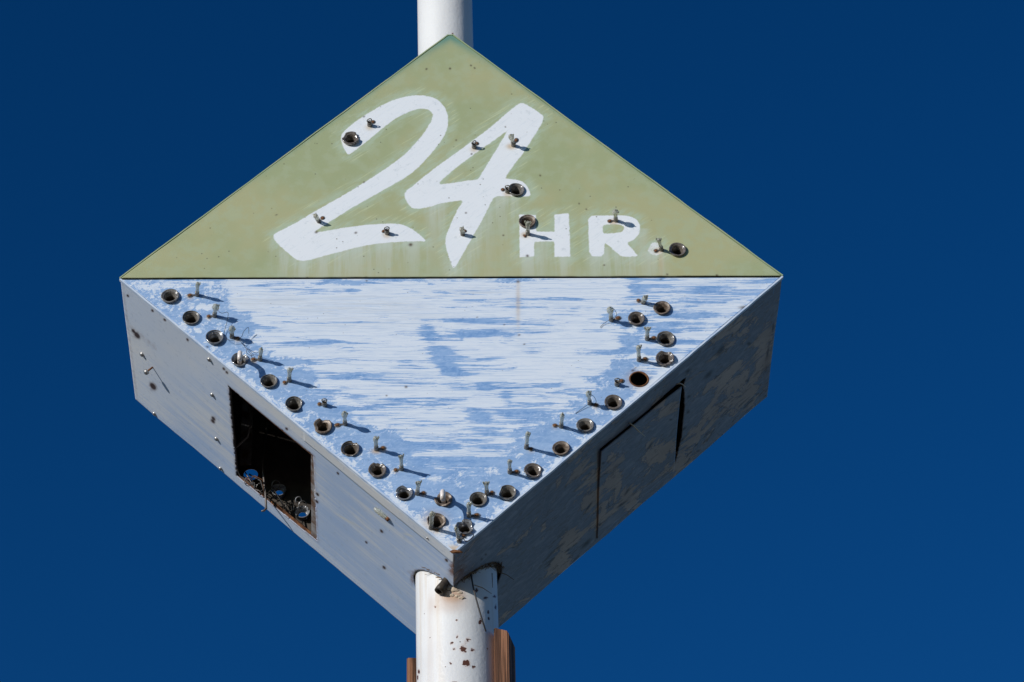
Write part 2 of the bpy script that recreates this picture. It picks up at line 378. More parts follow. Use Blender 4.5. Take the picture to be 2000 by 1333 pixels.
# sockets and supports, traced from the photograph -----------------------
SOCK = [(685, 272, 'n'), (1008, 372, 'p'), (1030, 434, 'p'), (1323, 489, 'p'),
        (332, 578, 'p'), (373, 620, 'm'), (419, 659, 'm'), (468, 702, 't'), (525, 744, 'm'), (574, 789, 'n'), (630, 832, 'n'), (684, 876, 'n'),
        (737, 918, 'n'), (789, 962, 'm'), (866, 975, 'tm'), (852, 1018, 'b'), (908, 1029, 'm'),
        (1293, 601, 'p'), (1243, 622, 'p'), (1300, 661, 'p'), (1299, 700, 'n'), (1198, 785, 'p'), (1143, 830, 'p'), (1096, 875, 'p'),
        (1041, 919, 'n'), (991, 962, 'n'), (934, 974, 'm')]
OPEN_HOLE = (1248, 741)
POSTS = [((1003, 285), (998, 263), (1008, 275), 'bulb'), ((1031, 458), (1029, 434), (1025, 462), 'post'), ((1203, 432), (1201, 409), (1191, 433), 'bulb'),
         ((1292, 489), (1287, 466), (1281, 491), 'post'),
         ((385, 577), (385, 552), (371, 578), 'post'), ((419, 618), (420, 595), (408, 619), 'bulb'), ((453, 659), (453, 637), (464, 662), 'bulb'),
         ((508, 703), (508, 681), (495, 703), 'post'), ((565, 744), (564, 719), (556, 748), 'post'), ((674, 829), (671, 802), (659, 831), 'bulb'),
         ((735, 878), (734, 854), (748, 876), 'post'), ((784, 917), (783, 890), (773, 919), 'post'), ((815, 965), (816, 940), (827, 964), 'post'),
         ((842, 1032), (843, 1000), (853, 1035), 'post'), ((897, 1058), (889, 1029), (908, 1044), 'post'), ((916, 1008), (915, 984), (931, 1007), 'post'),
         ((1256, 592), (1261, 579), (1247, 588), 'stub'), ((1194, 626), (1190, 601), (1207, 622), 'bulb'), ((1264, 663), (1263, 640), (1277, 661), 'post'),
         ((1248, 704), (1248, 677), (1260, 702), 'post'), ((1152, 789), (1149, 765), (1164, 792), 'bulb'), ((1096, 834), (1097, 808), (1084, 832), 'post'),
         ((1028, 875), (1031, 844), (1037, 878), 'post'), ((996, 923), (994, 898), (1009, 922), 'post'), ((951, 965), (950, 942), (961, 963), 'post'),
         ((623, 434), (616, 418), (630, 427), 'stub'), ((904, 459), (901, 446), (907, 452), 'stub')]
CLIPS = [((722, 247), (731, 241)), ((926, 290), (935, 284)), ((991, 377), (982, 372)), ((756, 458), (750, 452)), ((634, 792), (624, 790)), ((1205, 752), (1214, 745))]

HOLES = []
for (x, y, k) in SOCK:
    p = on_y(x, y, -0.006); HOLES.append((p[0], p[2] - ZC, 0.0165))
ph = on_y(*OPEN_HOLE); HOLES.append((ph[0], ph[2] - ZC, 0.0215))

# --- lettering outlines (pixels) -> face coordinates
def z1(pts): return [(500 + x / 2.5633, 40 + y / 2.5633) for x, y in pts]
def z4(pts): return [(1000 + x / 5.5556, 390 + y / 5.5556) for x, y in pts]
TWO = z1([(462,682),(440,645),(425,605),(428,578),(450,550),(500,510),(560,470),(630,430),(700,400),(770,382),(830,380),(880,388),(915,405),(945,440),(960,475),(963,520),(950,570),(925,610),(880,670),(820,735),(760,785),(690,825),(620,865),(540,910),(470,950),(400,995),(345,1030),(285,1068),(340,1062),(420,1047),(500,1035),(600,1025),(690,1022),(740,1028),(790,1055),(830,1085),(855,1112),(800,1110),(740,1112),(650,1118),(560,1130),(480,1148),(400,1170),(320,1190),(270,1205),(225,1210),(195,1200),(160,1170),(120,1135),(95,1108),(86,1085),(95,1072),(140,1050),(200,1020),(280,970),(360,925),(440,880),(520,830),(600,780),(680,725),(740,680),(790,630),(830,585),(860,540),(880,505),(886,480),(877,460),(850,447),(810,448),(760,465),(700,495),(640,540),(580,590),(530,630),(490,660)])
FOUR = z1([(1310,425),(1325,418),(1345,422),(1390,448),(1435,478),(1441,492),(1430,520),(1400,570),(1370,620),(1330,680),(1290,730),(1245,795),(1270,800),(1310,803),(1340,815),(1365,845),(1378,885),(1340,887),(1270,885),(1195,885),(1170,930),(1140,990),(1110,1045),(1070,1115),(1030,1185),(1005,1230),(990,1248),(980,1230),(965,1190),(950,1140),(947,1110),(955,1075),(980,1010),(1010,950),(1040,905),(980,912),(920,922),(870,938),(820,948),(785,946),(762,925),(748,900),(742,875),(755,855),(790,830),(850,780),(920,725),(1000,670),(1080,610),(1150,560),(1210,510),(1260,465)])
FOUR_IN = z1([(1260,555),(1200,600),(1120,655),(1040,715),(980,760),(935,800),(918,818),(925,825),(980,820),(1050,808),(1110,802),(1140,755),(1180,690),(1220,625)])
LH = z4([(78,175),(258,180),(262,360),(460,360),(462,175),(615,160),(622,300),(632,632),(460,632),(458,465),(248,470),(240,500),(243,630),(85,635)])
LR = z4([(825,187),(1000,183),(1200,183),(1290,195),(1350,225),(1385,275),(1390,330),(1375,390),(1330,445),(1245,482),(1300,540),(1340,590),(1372,628),(1190,632),(1120,575),(1050,510),(1000,480),(1000,628),(838,628),(830,400)])
LR_IN = z4([(985,290),(1040,280),(1150,280),(1210,300),(1215,330),(1190,365),(1100,375),(1040,380),(985,375)])
DOT = z4([(1560 + 82 * math.cos(a) * (1 + .12 * math.sin(3 * a)), 545 + 70 * math.sin(a)) for a in np.linspace(0, 2 * math.pi, 18, endpoint=False)])

def to_face(poly): return np.array([[(q := on_y(x, y))[0], q[2] - ZC] for x, y in poly])
def chaikin(p):
    q = np.roll(p, -1, 0); o = np.empty((2 * len(p), 2)); o[0::2] = .8 * p + .2 * q; o[1::2] = .2 * p + .8 * q; return o
def sd_polys(P, polys):
    d = np.full(len(P), 1e9); ins = np.zeros(len(P), bool)
    for p in polys:
        for a, b in zip(p, np.roll(p, -1, 0)):
            ab = b - a; t = np.clip(((P - a) @ ab) / (ab @ ab), 0, 1); d = np.minimum(d, np.hypot(*(P - a - t[:, None] * ab).T))
            c = (a[1] > P[:, 1]) != (b[1] > P[:, 1])
            with np.errstate(divide='ignore', invalid='ignore'):
                ins ^= c & (P[:, 0] < (b[0] - a[0]) * (P[:, 1] - a[1]) / (b[1] - a[1]) + a[0])
    return np.where(ins, -d, d)
def blob(px, cx, cy, rx, ry, ang=0.0):
    c, s = math.cos(ang), math.sin(ang); dx, dy = px[:, 0] - cx, px[:, 1] - cy
    return np.exp(-(((dx * c + dy * s) / rx) ** 2 + ((-dx * s + dy * c) / ry) ** 2) ** 1.3)

def panel_mesh(name, Q, V, nx, ny, holes, mats, attrs, flip=False, keep=None):
    """Q (n,2) flat coordinates for cutting, V (n,3) vertices on an nx*ny lattice."""
    idx = np.arange(nx * ny).reshape(ny, nx)
    quads = np.stack([idx[:-1, :-1], idx[:-1, 1:], idx[1:, 1:], idx[1:, :-1]], -1).reshape(-1, 4)
    ctr = Q[quads].mean(1); ok = np.ones(len(quads), bool)
    for h in holes:
        sx = h[3] if len(h) > 3 else 1.0
        ok &= np.hypot((ctr[:, 0] - h[0]) / sx, ctr[:, 1] - h[1]) > h[2]
    if keep is not None: ok &= keep(ctr)
    used_bad = np.zeros(nx * ny, bool); used_bad[quads[~ok].ravel()] = True
    used_ok = np.zeros(nx * ny, bool); used_ok[quads[ok].ravel()] = True
    rim = used_bad & used_ok
    V = V.copy()
    for h in holes:
        sx = h[3] if len(h) > 3 else 1.0
        dx = (Q[:, 0] - h[0]) / sx; dy = Q[:, 1] - h[1]; r = np.hypot(dx, dy)
        m = rim & (r < h[2] + .006)
        k = h[2] / np.maximum(r, 1e-6)
        nq = np.stack([h[0] + dx * k * sx, h[1] + dy * k], 1)
        V[m] = h[4](nq[m]) if len(h) > 4 else np.stack([nq[m, 0], V[m, 1], nq[m, 1] + ZC], 1)
    remap = -np.ones(nx * ny, int); remap[used_ok] = np.arange(used_ok.sum())
    f = remap[quads[ok]]
    if flip: f = f[:, ::-1]
    vv = V[used_ok] - np.array(sign['base'])
    me = bpy.data.meshes.new(name); me.from_pydata(vv.tolist(), [], f.tolist())
    for m in mats: me.materials.append(m)
    for k, a in attrs.items():
        at = me.attributes.new(k, 'FLOAT', 'POINT'); at.data.foreach_set('value', np.asarray(a, np.float32)[used_ok])
    me.polygons.foreach_set('use_smooth', [True] * len(f)); me.update()
    o = link(name, me, sign, Vector(sign['base']))
    so = o.modifiers.new('thickness', 'SOLIDIFY'); so.thickness = 0.002; so.offset = -1; so.material_offset = 1; so.material_offset_rim = 0
    return o

def wobble(Q, amp, sc, seed):
    return np.array([mnoise.noise((q[0] * sc, q[1] * sc, seed)) for q in Q]) * amp

# --- green upper face
nx, nz = 560, 280
ss, tt = np.meshgrid(np.linspace(-1, 1, nx), np.linspace(0, 1, nz))
ztop = W - 0.0075
zz = 0.0005 + tt * (ztop - .0005); xx = ss * (W - 0.003 - zz)
Q = np.stack([xx.ravel(), zz.ravel()], 1)
px = proj(np.stack([Q[:, 0], 0 * Q[:, 0], Q[:, 1] + ZC], 1))
letters = [chaikin(to_face(TWO)), chaikin(to_face(FOUR)), to_face(FOUR_IN), to_face(LH), chaikin(to_face(LR)), chaikin(to_face(LR_IN)), to_face(DOT)]
ink = sd_polys(Q, letters)
dr = np.zeros((nz, nx))
inkg = (ink.reshape(nz, nx) < 0)
XI = np.clip(np.round((xx + W) / (2 * W) * 400).astype(int), 0, 400)
low = np.full(401, 9.0)
for i in range(nz):
    js = np.where(inkg[i])[0]
    np.minimum.at(low, XI[i, js], zz[i, js])
low = np.array([np.median(low[max(0, i - 3):i + 4]) for i in range(401)])
lowz = low[XI]
dr = np.where(zz < lowz + .004, np.exp(-(lowz - zz) / .11), 0) * (lowz < 8)
kern = np.exp(-(np.arange(-12, 13) / 6.0) ** 2); kern /= kern.sum()
dr = np.apply_along_axis(lambda r: np.convolve(r, kern, 'same'), 1, dr)
dr = np.maximum(dr, .25 * np.exp(-zz / .05) * ((xx > -.45) & (xx < .55)))
dE = (W - .003 - Q[:, 1] - np.abs(Q[:, 0])) / math.sqrt(2)
teal = .85 * np.exp(-(np.maximum(dE, 0) / .017) ** 2) * np.exp(-((W - Q[:, 1]) / .10) ** 2) + .5 * np.exp(-((W - Q[:, 1]) / .03) ** 2)
teal = np.clip(teal, 0, .95)
teal = np.maximum(teal, .55 * np.exp(-((W - .003 - Q[:, 1] - np.abs(Q[:, 0])) / .010) ** 2) * np.exp(-((W - Q[:, 1]) / .5) ** 2))
spot = np.zeros(len(Q))
for x, y, r in [(833, 137, 2.2), (879, 136, 2.4), (927, 135, 2.0), (711, 358, 2), (711, 230, 2), (618, 456, 3), (695, 457, 2.6), (802, 480, 4), (1030, 502, 3), (885, 60, 2), (540, 422, 1.8), (910, 418, 2), (1055, 345, 2), (1131, 400, 1.8), (1145, 411, 1.8), (715, 546, 4), (1012, 546, 4), (1291, 545, 4), (600, 545, 2.5), (1400, 540, 2.5), (1060, 546, 2.5), (1303, 538, 2), (987, 250, 1.6), (891, 276, 1.8), (921, 303, 2), (983, 462, 2), (1180, 520, 2), (920, 130, 2)]:
    spot = np.maximum(spot, blob(px, x, y, r, r * .8))
rust = np.zeros(len(Q))
for (b, t_, s_, k) in POSTS[:4]: rust = np.maximum(rust, .75 * blob(px, b[0] - 5, b[1] + 3, 9, 6))
for (b, s_) in CLIPS[:4]: rust = np.maximum(rust, .55 * blob(px, b[0], b[1] + 4, 8, 6))
rust = np.maximum(rust, .35 * blob(px, 1291, 515, 5, 30))
wob = wobble(Q, .0012, 3.0, 1.0)
lowedge = np.exp(-Q[:, 1] / .012) * .0011 * np.array([mnoise.noise((x * 7, 2.0, 0)) + .5 * mnoise.noise((x * 31, 5.0, 0)) for x in Q[:, 0]])
V = np.stack([Q[:, 0], -0.0035 + wob, Q[:, 1] + ZC + lowedge], 1)
gp = panel_mesh('upper_face_panel', Q, V, nx, nz, HOLES, [M['green'], M['inner']], dict(ink=ink, faint=.6 * blob(px, 1281, 488, 26, 22), drip=dr.ravel(), teal=teal, spot=spot, rust=rust))
gp['label'] = 'olive green upper face panel painted 24 HR in white'

# --- blue lower face
zz = -0.003 - tt * (W - 0.006 - .003); xx = ss * (W - 0.005 - np.abs(zz))
Q = np.stack([xx.ravel(), zz.ravel()], 1)
px = proj(np.stack([Q[:, 0], 0 * Q[:, 0], Q[:, 1] + ZC], 1))
FIELD = np.array([(330, 553), (440, 566), (452, 590), (470, 618), (490, 640), (510, 668), (545, 698), (590, 718), (605, 742), (625, 765), (660, 788), (700, 812), (740, 842), (790, 868), (815, 905), (860, 925), (940, 928), (985, 890), (1015, 852), (1080, 812), (1140, 770), (1180, 742), (1192, 700), (1228, 684), (1212, 650), (1190, 612), (1230, 592), (1300, 575), (1420, 580), (1520, 545), (330, 540)], float)
fd = sd_polys(px, [FIELD])
fd = fd + 26 * np.array([mnoise.noise((q[0] * 9, q[1] * 26, 4.0)) + .6 * mnoise.noise((q[0] * 30, q[1] * 90, 9.0)) for q in Q])
infield = 1 / (1 + np.exp(np.clip(fd / 8.0, -30, 30)))
wht = .25 + infield * (.80 - .26 * np.clip((px[:, 1] - 640) / 300, 0, 1) - .25)
right_top = 1 / (1 + np.exp(-(px[:, 0] - 1235) / 12)); wht = np.where(right_top > .01, wht * (1 - right_top) + right_top * (.50 + .0004 * (600 - px[:, 1])), wht)
left_c = 1 / (1 + np.exp((px[:, 0] - 430) / 12)); wht = wht * (1 - left_c) + left_c * .40
for cx, cy, rx, ry, a, s in [(708, 553, 52, 5, 0, -.5), (690, 571, 15, 7, 0, -.4), (750, 616, 24, 5, 0, -.4), (836, 648, 17, 26, -.5, -.5), (857, 690, 24, 17, .2, -.5), (872, 716, 24, 14, .3, -.45),
                             (770, 705, 90, 4, 0, -.45), (640, 669, 60, 4.5, 0, -.5), (600, 706, 60, 5, 0, -.45), (680, 731, 105, 10, 0, -.42), (845, 783, 110, 9, -.04, -.42), (790, 749, 60, 3, 0, -.35), (515, 641, 40, 7, .1, -.4),
                             (920, 626, 110, 3.5, 0, -.38), (1010, 634, 130, 3, 0, -.35), (925, 650, 48, 6, 0, -.4), (902, 655, 4, 11, 0, -.4), (885, 695, 26, 13, .2, -.45), (955, 701, 50, 5, -.15, -.45), (1045, 686, 30, 9, -.05, -.45),
                             (1160, 690, 55, 5, -.05, -.45), (1226, 675, 17, 18, .5, -.5), (948, 758, 17, 7, 0, -.5), (888, 730, 25, 12, .2, -.4), (990, 776, 12, 16, -.4, -.42), (1060, 771, 120, 6, 0, -.35), (1105, 586, 40, 5, 0, -.42),
                             (1243, 563, 20, 15, 0, -.5), (1385, 565, 34, 8, 0, -.4), (930, 812, 20, 14, 0, -.42), (1012, 810, 50, 12, 0, -.4), (770, 796, 100, 6, -.03, -.4), (948, 818, 18, 10, 0, -.4), (825, 868, 70, 9, 0, -.38),
                             (905, 866, 50, 8, 0, -.35), (965, 872, 28, 8, 0, -.35), (890, 905, 90, 6, 0, -.3), (840, 897, 50, 5, 0, -.35), (1200, 717, 5, 12, 0, -.4), (1150, 645, 40, 6, 0, -.2), (1120, 612, 60, 4, 0, -.25),
                             (640, 800, 40, 10, .3, -.25), (1350, 620, 60, 5, 0, -.25), (1330, 645, 60, 5, 0, -.2), (535, 556, 45, 4, 0, -.2), (1130, 555, 60, 4, 0, -.25),
                             (876, 814, 46, 9, 0, .3), (966, 921, 16, 8, .2, .4), (700, 650, 80, 8, 0, .2), (740, 690, 90, 7, 0, .25), (760, 765, 90, 8, 0, .25), (1100, 660, 80, 10, 0, .25), (1100, 730, 80, 18, 0, .22), (640, 600, 150, 30, 0, .15),
                             (1330, 597, 14, 5, 0, .3), (1245, 690, 18, 12, 0, .3), (1330, 690, 10, 20, .7, .3), (1420, 610, 40, 9, -.6, .25), (1235, 642, 14, 9, 0, .3), (300, 560, 50, 6, 0, .3), (395, 600, 25, 6, 0, .3), (445, 640, 18, 8, 0, .2), (890, 845, 60, 6, 0, .2), (880, 885, 60, 5, 0, .25), (990, 840, 20, 10, 0, .25)]:
    wht += s * blob(px, cx, cy, rx, ry, a)
edge_d = (W - np.abs(Q[:, 1]) - np.abs(Q[:, 0])) / math.sqrt(2)
wht += .35 * np.exp(-((edge_d - .008) / .010) ** 2) * (px[:, 1] > 700)
tipw = np.exp(-((px[:, 1] - 1080) / 45) ** 2); wht += .3 * tipw
swirl = np.clip(.08 + .92 * (1 - infield) - .75 * right_top, 0, 1)
grime = .55 * blob(px, 620, 590, 190, 16) + .35 * blob(px, 920, 570, 90, 14) + .3 * blob(px, 700, 620, 200, 25) + .3 * blob(px, 1012, 600, 8, 60)
spot = np.zeros(len(Q)); rust = np.zeros(len(Q))
for x, y, r in [(1012, 551, 3), (1291, 546, 2), (793, 756, 3.2), (1024, 673, 2.2), (1014, 655, 2.4), (405, 678, 2.4), (1455, 601, 5), (1236, 724, 3), (1241, 719, 2), (716, 549, 2), (755, 773, 2), (985, 635, 1.8), (932, 620, 1.5)]:
    spot = np.maximum(spot, .9 * blob(px, x, y, r * (2.2 if r > 4 else 1), r * .7))
rust = .4 * blob(px, 1012, 590, 4, 45)
for (b, t_, s_, k) in POSTS[4:]: rust = np.maximum(rust, random.choice([.3, .5, .7]) * blob(px, s_[0], s_[1] + 2, 7, 6))
rust = np.maximum(rust, .7 * blob(px, 850, 1020, 24, 21)); rust = np.maximum(rust, .8 * blob(px, 735, 882, 10, 5)); rust = np.maximum(rust, .8 * blob(px, 889, 1072, 18, 7))
rust = np.maximum(rust, .7 * blob(px, OPEN_HOLE[0] - 2, OPEN_HOLE[1], 21, 17))
wob = wobble(Q, .0012, 3.0, 7.0)
V = np.stack([Q[:, 0], wob, Q[:, 1] + ZC], 1)
bp_ = panel_mesh('lower_face_panel', Q, V, nx, nz, HOLES, [M['blue'], M['inner']], dict(white=wht, swirl=swirl, grime=np.clip(grime, 0, .6), spot=spot, rust=np.clip(rust, 0, 1)), flip=True)
bp_['label'] = 'lower face panel with streaky white over blue paint'

# --- lower side panels (along u from the outer corner to the bottom corner, v = depth)
LEN = W * math.sqrt(2)
Y0 = 0.0045
def side_frame(left):
    o = np.array([-W if left else W, 0, ZC]); du = np.array([1 if left else -1, 0, -1]) / math.sqrt(2)
    def P(q, off=0.0):
        q = np.atleast_2d(q); n = NL if left else NR
        return o + q[:, :1] * du + np.array([0, 1, 0]) * q[:, 1:2] + n * off
    def uv(p): d = np.asarray(p) - o; return np.array([d @ du, d[1]])
    return P, uv
PLf, UVL = side_frame(True); PRf, UVR = side_frame(False)
OPEN = [UVL(on_left(*q)) for q in [(447, 755), (612, 890), (619, 1057), (462, 930)]]
cA = axis(ZC - W + .1); hole_c = lambda UV, left: UV(np.array([cA[0], YP, (ZC - W - cA[0]) if left else (ZC - W + cA[0])]))
def side_attrs(px, Q):
    return dict(along=Q[:, 0], depth=Q[:, 1])
nu, nv = 420, 180
uu, vv = np.meshgrid(np.linspace(0.002, LEN - .0005, nu), np.linspace(Y0, D, nv))
Q = np.stack([uu.ravel(), vv.ravel()], 1)
OP = np.array(OPEN)
jag = lambda p: .0022 * np.array([mnoise.noise((q[0] * 90, q[1] * 90, 3.0)) for q in p])
def keep_left(c):
    return sd_polys(c, [OP]) + jag(c) > 0
hl = hole_c(UVL, True); hr = hole_c(UVR, False)
RH = RL + .012
V = PLf(Q); px = proj(V)
bl = .24 + .45 * np.clip((px[:, 0] - 300) / 500, 0, 1) - .40 * blob(px, 290, 630, 130, 110) + .3 * blob(px, 380, 870, 100, 40, .7) + .25 * blob(px, 660, 1000, 40, 90) - .5 * (vv.ravel() < .045)
spot = np.zeros(len(Q)); rust = np.zeros(len(Q)); cream = np.zeros(len(Q))
for x, y, r in [(268, 655, 4), (261, 647, 2.5), (299, 755, 4.2), (417, 818, 2.5), (416, 823, 2.5), (750, 1109, 2), (745, 1038, 2), (715, 1060, 1.5), (872, 1095, 2), (836, 1050, 3), (620, 966, 2), (619, 980, 2), (298, 607, 1.6), (322, 625, 1.6), (366, 664, 1.6), (437, 721, 1.6), (443, 728, 1.6), (250, 578, 1.6), (560, 838, 1.6), (660, 925, 1.6)]:
    spot = np.maximum(spot, np.clip(2.2 * blob(px, x, y, r * 1.7, r * .85, .9), 0, 1)); rust = np.maximum(rust, .6 * blob(px, x, y, r * 2, r * 2))
rust = np.maximum(rust, 1.1 * blob(px, 884, 1112, 8, 16)); rust = np.maximum(rust, .9 * blob(px, 824, 1117, 22, 5)); rust = np.maximum(rust, .8 * blob(px, 806, 1128, 4, 14))
rust = np.maximum(rust, .55 * np.exp(-(np.maximum(sd_polys(Q, [OP]), 0) / .006) ** 2))
rust = np.maximum(rust, .3 * np.exp(-((vv.ravel() - .18) / .01) ** 2) * (uu.ravel() < .12)); rust = np.maximum(rust, .22 * (uu.ravel() < .015))
cream = np.maximum(.5 * blob(px, 680, 1018, 28, 2.2, .52), .5 * blob(px, 797, 1045, 12, 2, .3))
wob = wobble(Q, .0015, 4.0, 3.0)
ew = lambda Q, sd: (np.exp(-(D - Q[:, 1]) / .02) * .0022 * np.array([mnoise.noise((u * 6, sd, 0)) + .5 * mnoise.noise((u * 28, sd, 3)) for u in Q[:, 0]]))[:, None] * np.array([0, 1, 0])
Vw = V + NL * wob[:, None] + ew(Q, 1.0)
lp = panel_mesh('side_panel', Q, Vw, nu, nv, [(hl[0], hl[1], RL + .005, math.sqrt(2), PLf)], [M['left'], M['inner']],
                dict(along=Q[:, 0], depth=Q[:, 1], bluish=bl, spot=spot, rust=np.clip(rust, 0, 1), cream=cream), flip=True, keep=keep_left)
lp['label'] = 'pale grey blue underside panel with a square opening'
# right
uu, vv = np.meshgrid(np.linspace(0.002, LEN - .0005, nu), np.linspace(Y0, D, nv))
Q = np.stack([uu.ravel(), vv.ravel()], 1); V = PRf(Q); px = proj(V)
DOOR = np.array([UVR(on_right(*q)) for q in [(1171, 880), (1325, 751), (1313, 914), (1165, 1052)]])
def right_maps(px):
    peel = .12 + .14 * np.clip((px[:, 0] - 1050) / 250, 0, 1)
    for x, y, rx, ry, g in [(1430, 650, 75, 45, -.7), (1440, 760, 95, 45, -.75), (1490, 690, 30, 70, .1), (1300, 790, 30, 22, -.7), (1210, 890, 26, 18, -.6), (1200, 960, 22, 60, .1), (1290, 880, 34, 34, -.7), (1145, 935, 26, 50, .3),
                            (1160, 985, 38, 40, -.7), (1118, 1050, 30, 22, -.7), (1095, 1098, 34, 20, -.7), (1061, 1040, 6, 18, .2), (1330, 905, 40, 14, -.7), (1230, 975, 30, 26, -.8), (1370, 850, 60, 26, -.75), (1080, 905, 60, 9, -.75)]:
        peel = np.maximum(peel, .12 + .58 * blob(px, x, y, rx, ry, g))
    peel = peel - .35 * blob(px, 1400, 715, 70, 9, -.72)
    chip = .45 + .55 * np.clip((px[:, 1] - (2080 - .86 * px[:, 0] - 70)) / 60, 0, 1) * (px[:, 0] > 1330) + .4 * blob(px, 1100, 1090, 50, 40)
    spot = np.zeros(len(px))
    for x, y, rx, ry, a in [(1383, 732, 11, 4, -.8), (1343, 725, 6, 3, -.7), (1345, 775, 4, 2.5, -.7), (1344, 805, 4, 2.5, -.7), (1336, 838, 6, 2.5, -.7), (1332, 860, 6, 2.5, -.7), (1463, 672, 4, 3, 0), (1407, 685, 5, 12, .6), (1178, 905, 4, 2, -.6), (1310, 820, 3, 2, 0), (1172, 1025, 4, 2.5, -.6), (1145, 1062, 14, 4, -.8), (1460, 745, 3, 2, 0), (1395, 660, 3, 2, 0), (1500, 690, 2, 12, .2), (1510, 640, 2, 9, 0.1), (948, 1083, 2, 2, 0), (940, 1092, 2, 2, 0), (1225, 960, 10, 2, -1.0), (1215, 985, 14, 2.2, -.6), (1150, 990, 12, 2, -.9), (1270, 870, 9, 2, -1)]:
        spot = np.maximum(spot, blob(px, x, y, rx, ry, a))
    rust = .8 * blob(px, 900, 1115, 10, 22) + .5 * blob(px, 1500, 700, 6, 70, .1) + .5 * blob(px, 960, 1112, 30, 6)
    return dict(peel=peel, chip=np.clip(chip, 0, 1), spot=spot * .9, rust=np.clip(rust, 0, 1))
wob = wobble(Q, .0022, 5.0, 11.0)
SLIT = [np.array([UVR(on_right(*q)) for q in pl]) for pl in ([(1320, 757), (1329, 750), (1336, 760), (1337, 800), (1332, 850), (1322, 890), (1314, 916), (1308, 916), (1316, 850)], [(1171, 879), (1250, 814), (1290, 778), (1330, 743), (1339, 737), (1333, 757), (1250, 824), (1176, 886)])]
def keep_right(c): return np.minimum(sd_polys(c, [SLIT[0]]), sd_polys(c, [SLIT[1]])) > 0
rp = panel_mesh('side_panel', Q, V + NR * wob[:, None] + ew(Q, 6.0), nu, nv, [(hr[0], hr[1], RH, math.sqrt(2), PRf)], [M['right'], M['inner']],
                dict(along=Q[:, 0], depth=Q[:, 1], **right_maps(px)), keep=keep_right)
rp['label'] = 'shaded underside panel with peeling grey paint'
# loose access sheet on the right panel
n1, n2 = 90, 80
a_, b_ = np.meshgrid(np.linspace(0, 1, n1), np.linspace(0, 1, n2))
a_ = a_.ravel()[:, None]; b_ = b_.ravel()[:, None]
Q = (1 - a_) * (1 - b_) * DOOR[0] + a_ * (1 - b_) * DOOR[1] + a_ * b_ * DOOR[2] + (1 - a_) * b_ * DOOR[3]
off = .0034 + .004 * np.clip((a_[:, 0] - .55) / .45, 0, 1) ** 2 + .003 * (1 - b_[:, 0]) ** 4
V = PRf(Q) + NR * (off + wobble(Q, .0015, 5, 5) + wobble(Q, .0022, 5.0, 11.0))[:, None]; px = proj(V)
ds = panel_mesh('access_sheet', Q, V, n1, n2, [], [M['right'], M['inner']], dict(along=Q[:, 0] + .013, depth=Q[:, 1] + .007, **right_maps(px)))
if True:
    me = ds.data
    if me.polygons[0].normal.dot(Vector(NR)) < 0: me.flip_normals()

def fix_out(o, n):
    if o.data.polygons[len(o.data.polygons) // 2].normal.dot(Vector(n)) < 0: o.data.flip_normals()
fix_out(gp, (0, -1, 0)); fix_out(bp_, (0, -1, 0)); fix_out(lp, NL); fix_out(rp, NR)

# sheet under the loose access sheet's rim: dark slits are the gap itself
# --- upper sides and back (unseen or edge on, close the box)
def sheet(name, corners, n, mat, t=.002):
    c = [np.array(q, float) for q in corners]; n = np.array(n, float)
    mb = MB(); mb.hexa([q - n * t for q in c] + c)
    B = np.array(sign['base']); mb.v = [tuple(np.array(v) - B) for v in mb.v]
    return link(name, mb.mesh(name, mat, False), sign, Vector(sign['base']))
T = np.array([0, 0, ZC + W - .005]); Lc = np.array([-W, 0, ZC]); Rc = np.array([W, 0, ZC]); yv = np.array([0, 1, 0])
i2 = 1 / math.sqrt(2)
for (a, nrm) in ((Lc, (-i2, 0, i2)), (Rc, (i2, 0, i2))):
    tl = T + np.array([math.copysign(.002, a[0]), 0, 0])
    # split round the pole: front strip, back strip, outer part
    d = (a - tl); Lh = np.linalg.norm(d); d = d / Lh; cut = (RU + .02) * math.sqrt(2)
    fr, bk = YP - RU - .02, YP + RU + .02
    sh = MB()
    for (s0, s1, y0, y1) in ((0, cut, Y0, fr), (0, cut, bk, D), (cut + .0005, Lh - .002, Y0, D)):
        q = [tl + d * s0 + yv * y0, tl + d * s1 + yv * y0, tl + d * s1 + yv * y1, tl + d * s0 + yv * y1]
        sh.hexa([p - np.array(nrm) * .002 - base for p in q] + [p - base for p in q])
    link('top_side_panel', sh.mesh('top_side_panel', M['trim_green'], False), sign, base)
# back face with three holes seen through the opening
BH = [(490, 929, .019), (545, 965, .0105), (591, 1008, .0105)]
bh = []
for x, y, r in BH: p = on_y(x, y, D + .003); bh.append((p[0], p[2] - ZC, r))
nb = 340
s_, t_ = np.meshgrid(np.linspace(-1, 1, nb), np.linspace(-1, 1, nb))
Q = np.stack([((s_ + t_) * W / 2).ravel() * .997, ((t_ - s_) * W / 2).ravel() * .997], 1)
V = np.stack([Q[:, 0], np.full(len(Q), D + .003), Q[:, 1] + ZC], 1)
bk = panel_mesh('back_face_panel', Q, V, nb, nb, bh, [M['trim_pale'], M['inner']], {})
fix_out(bk, (0, 1, 0))

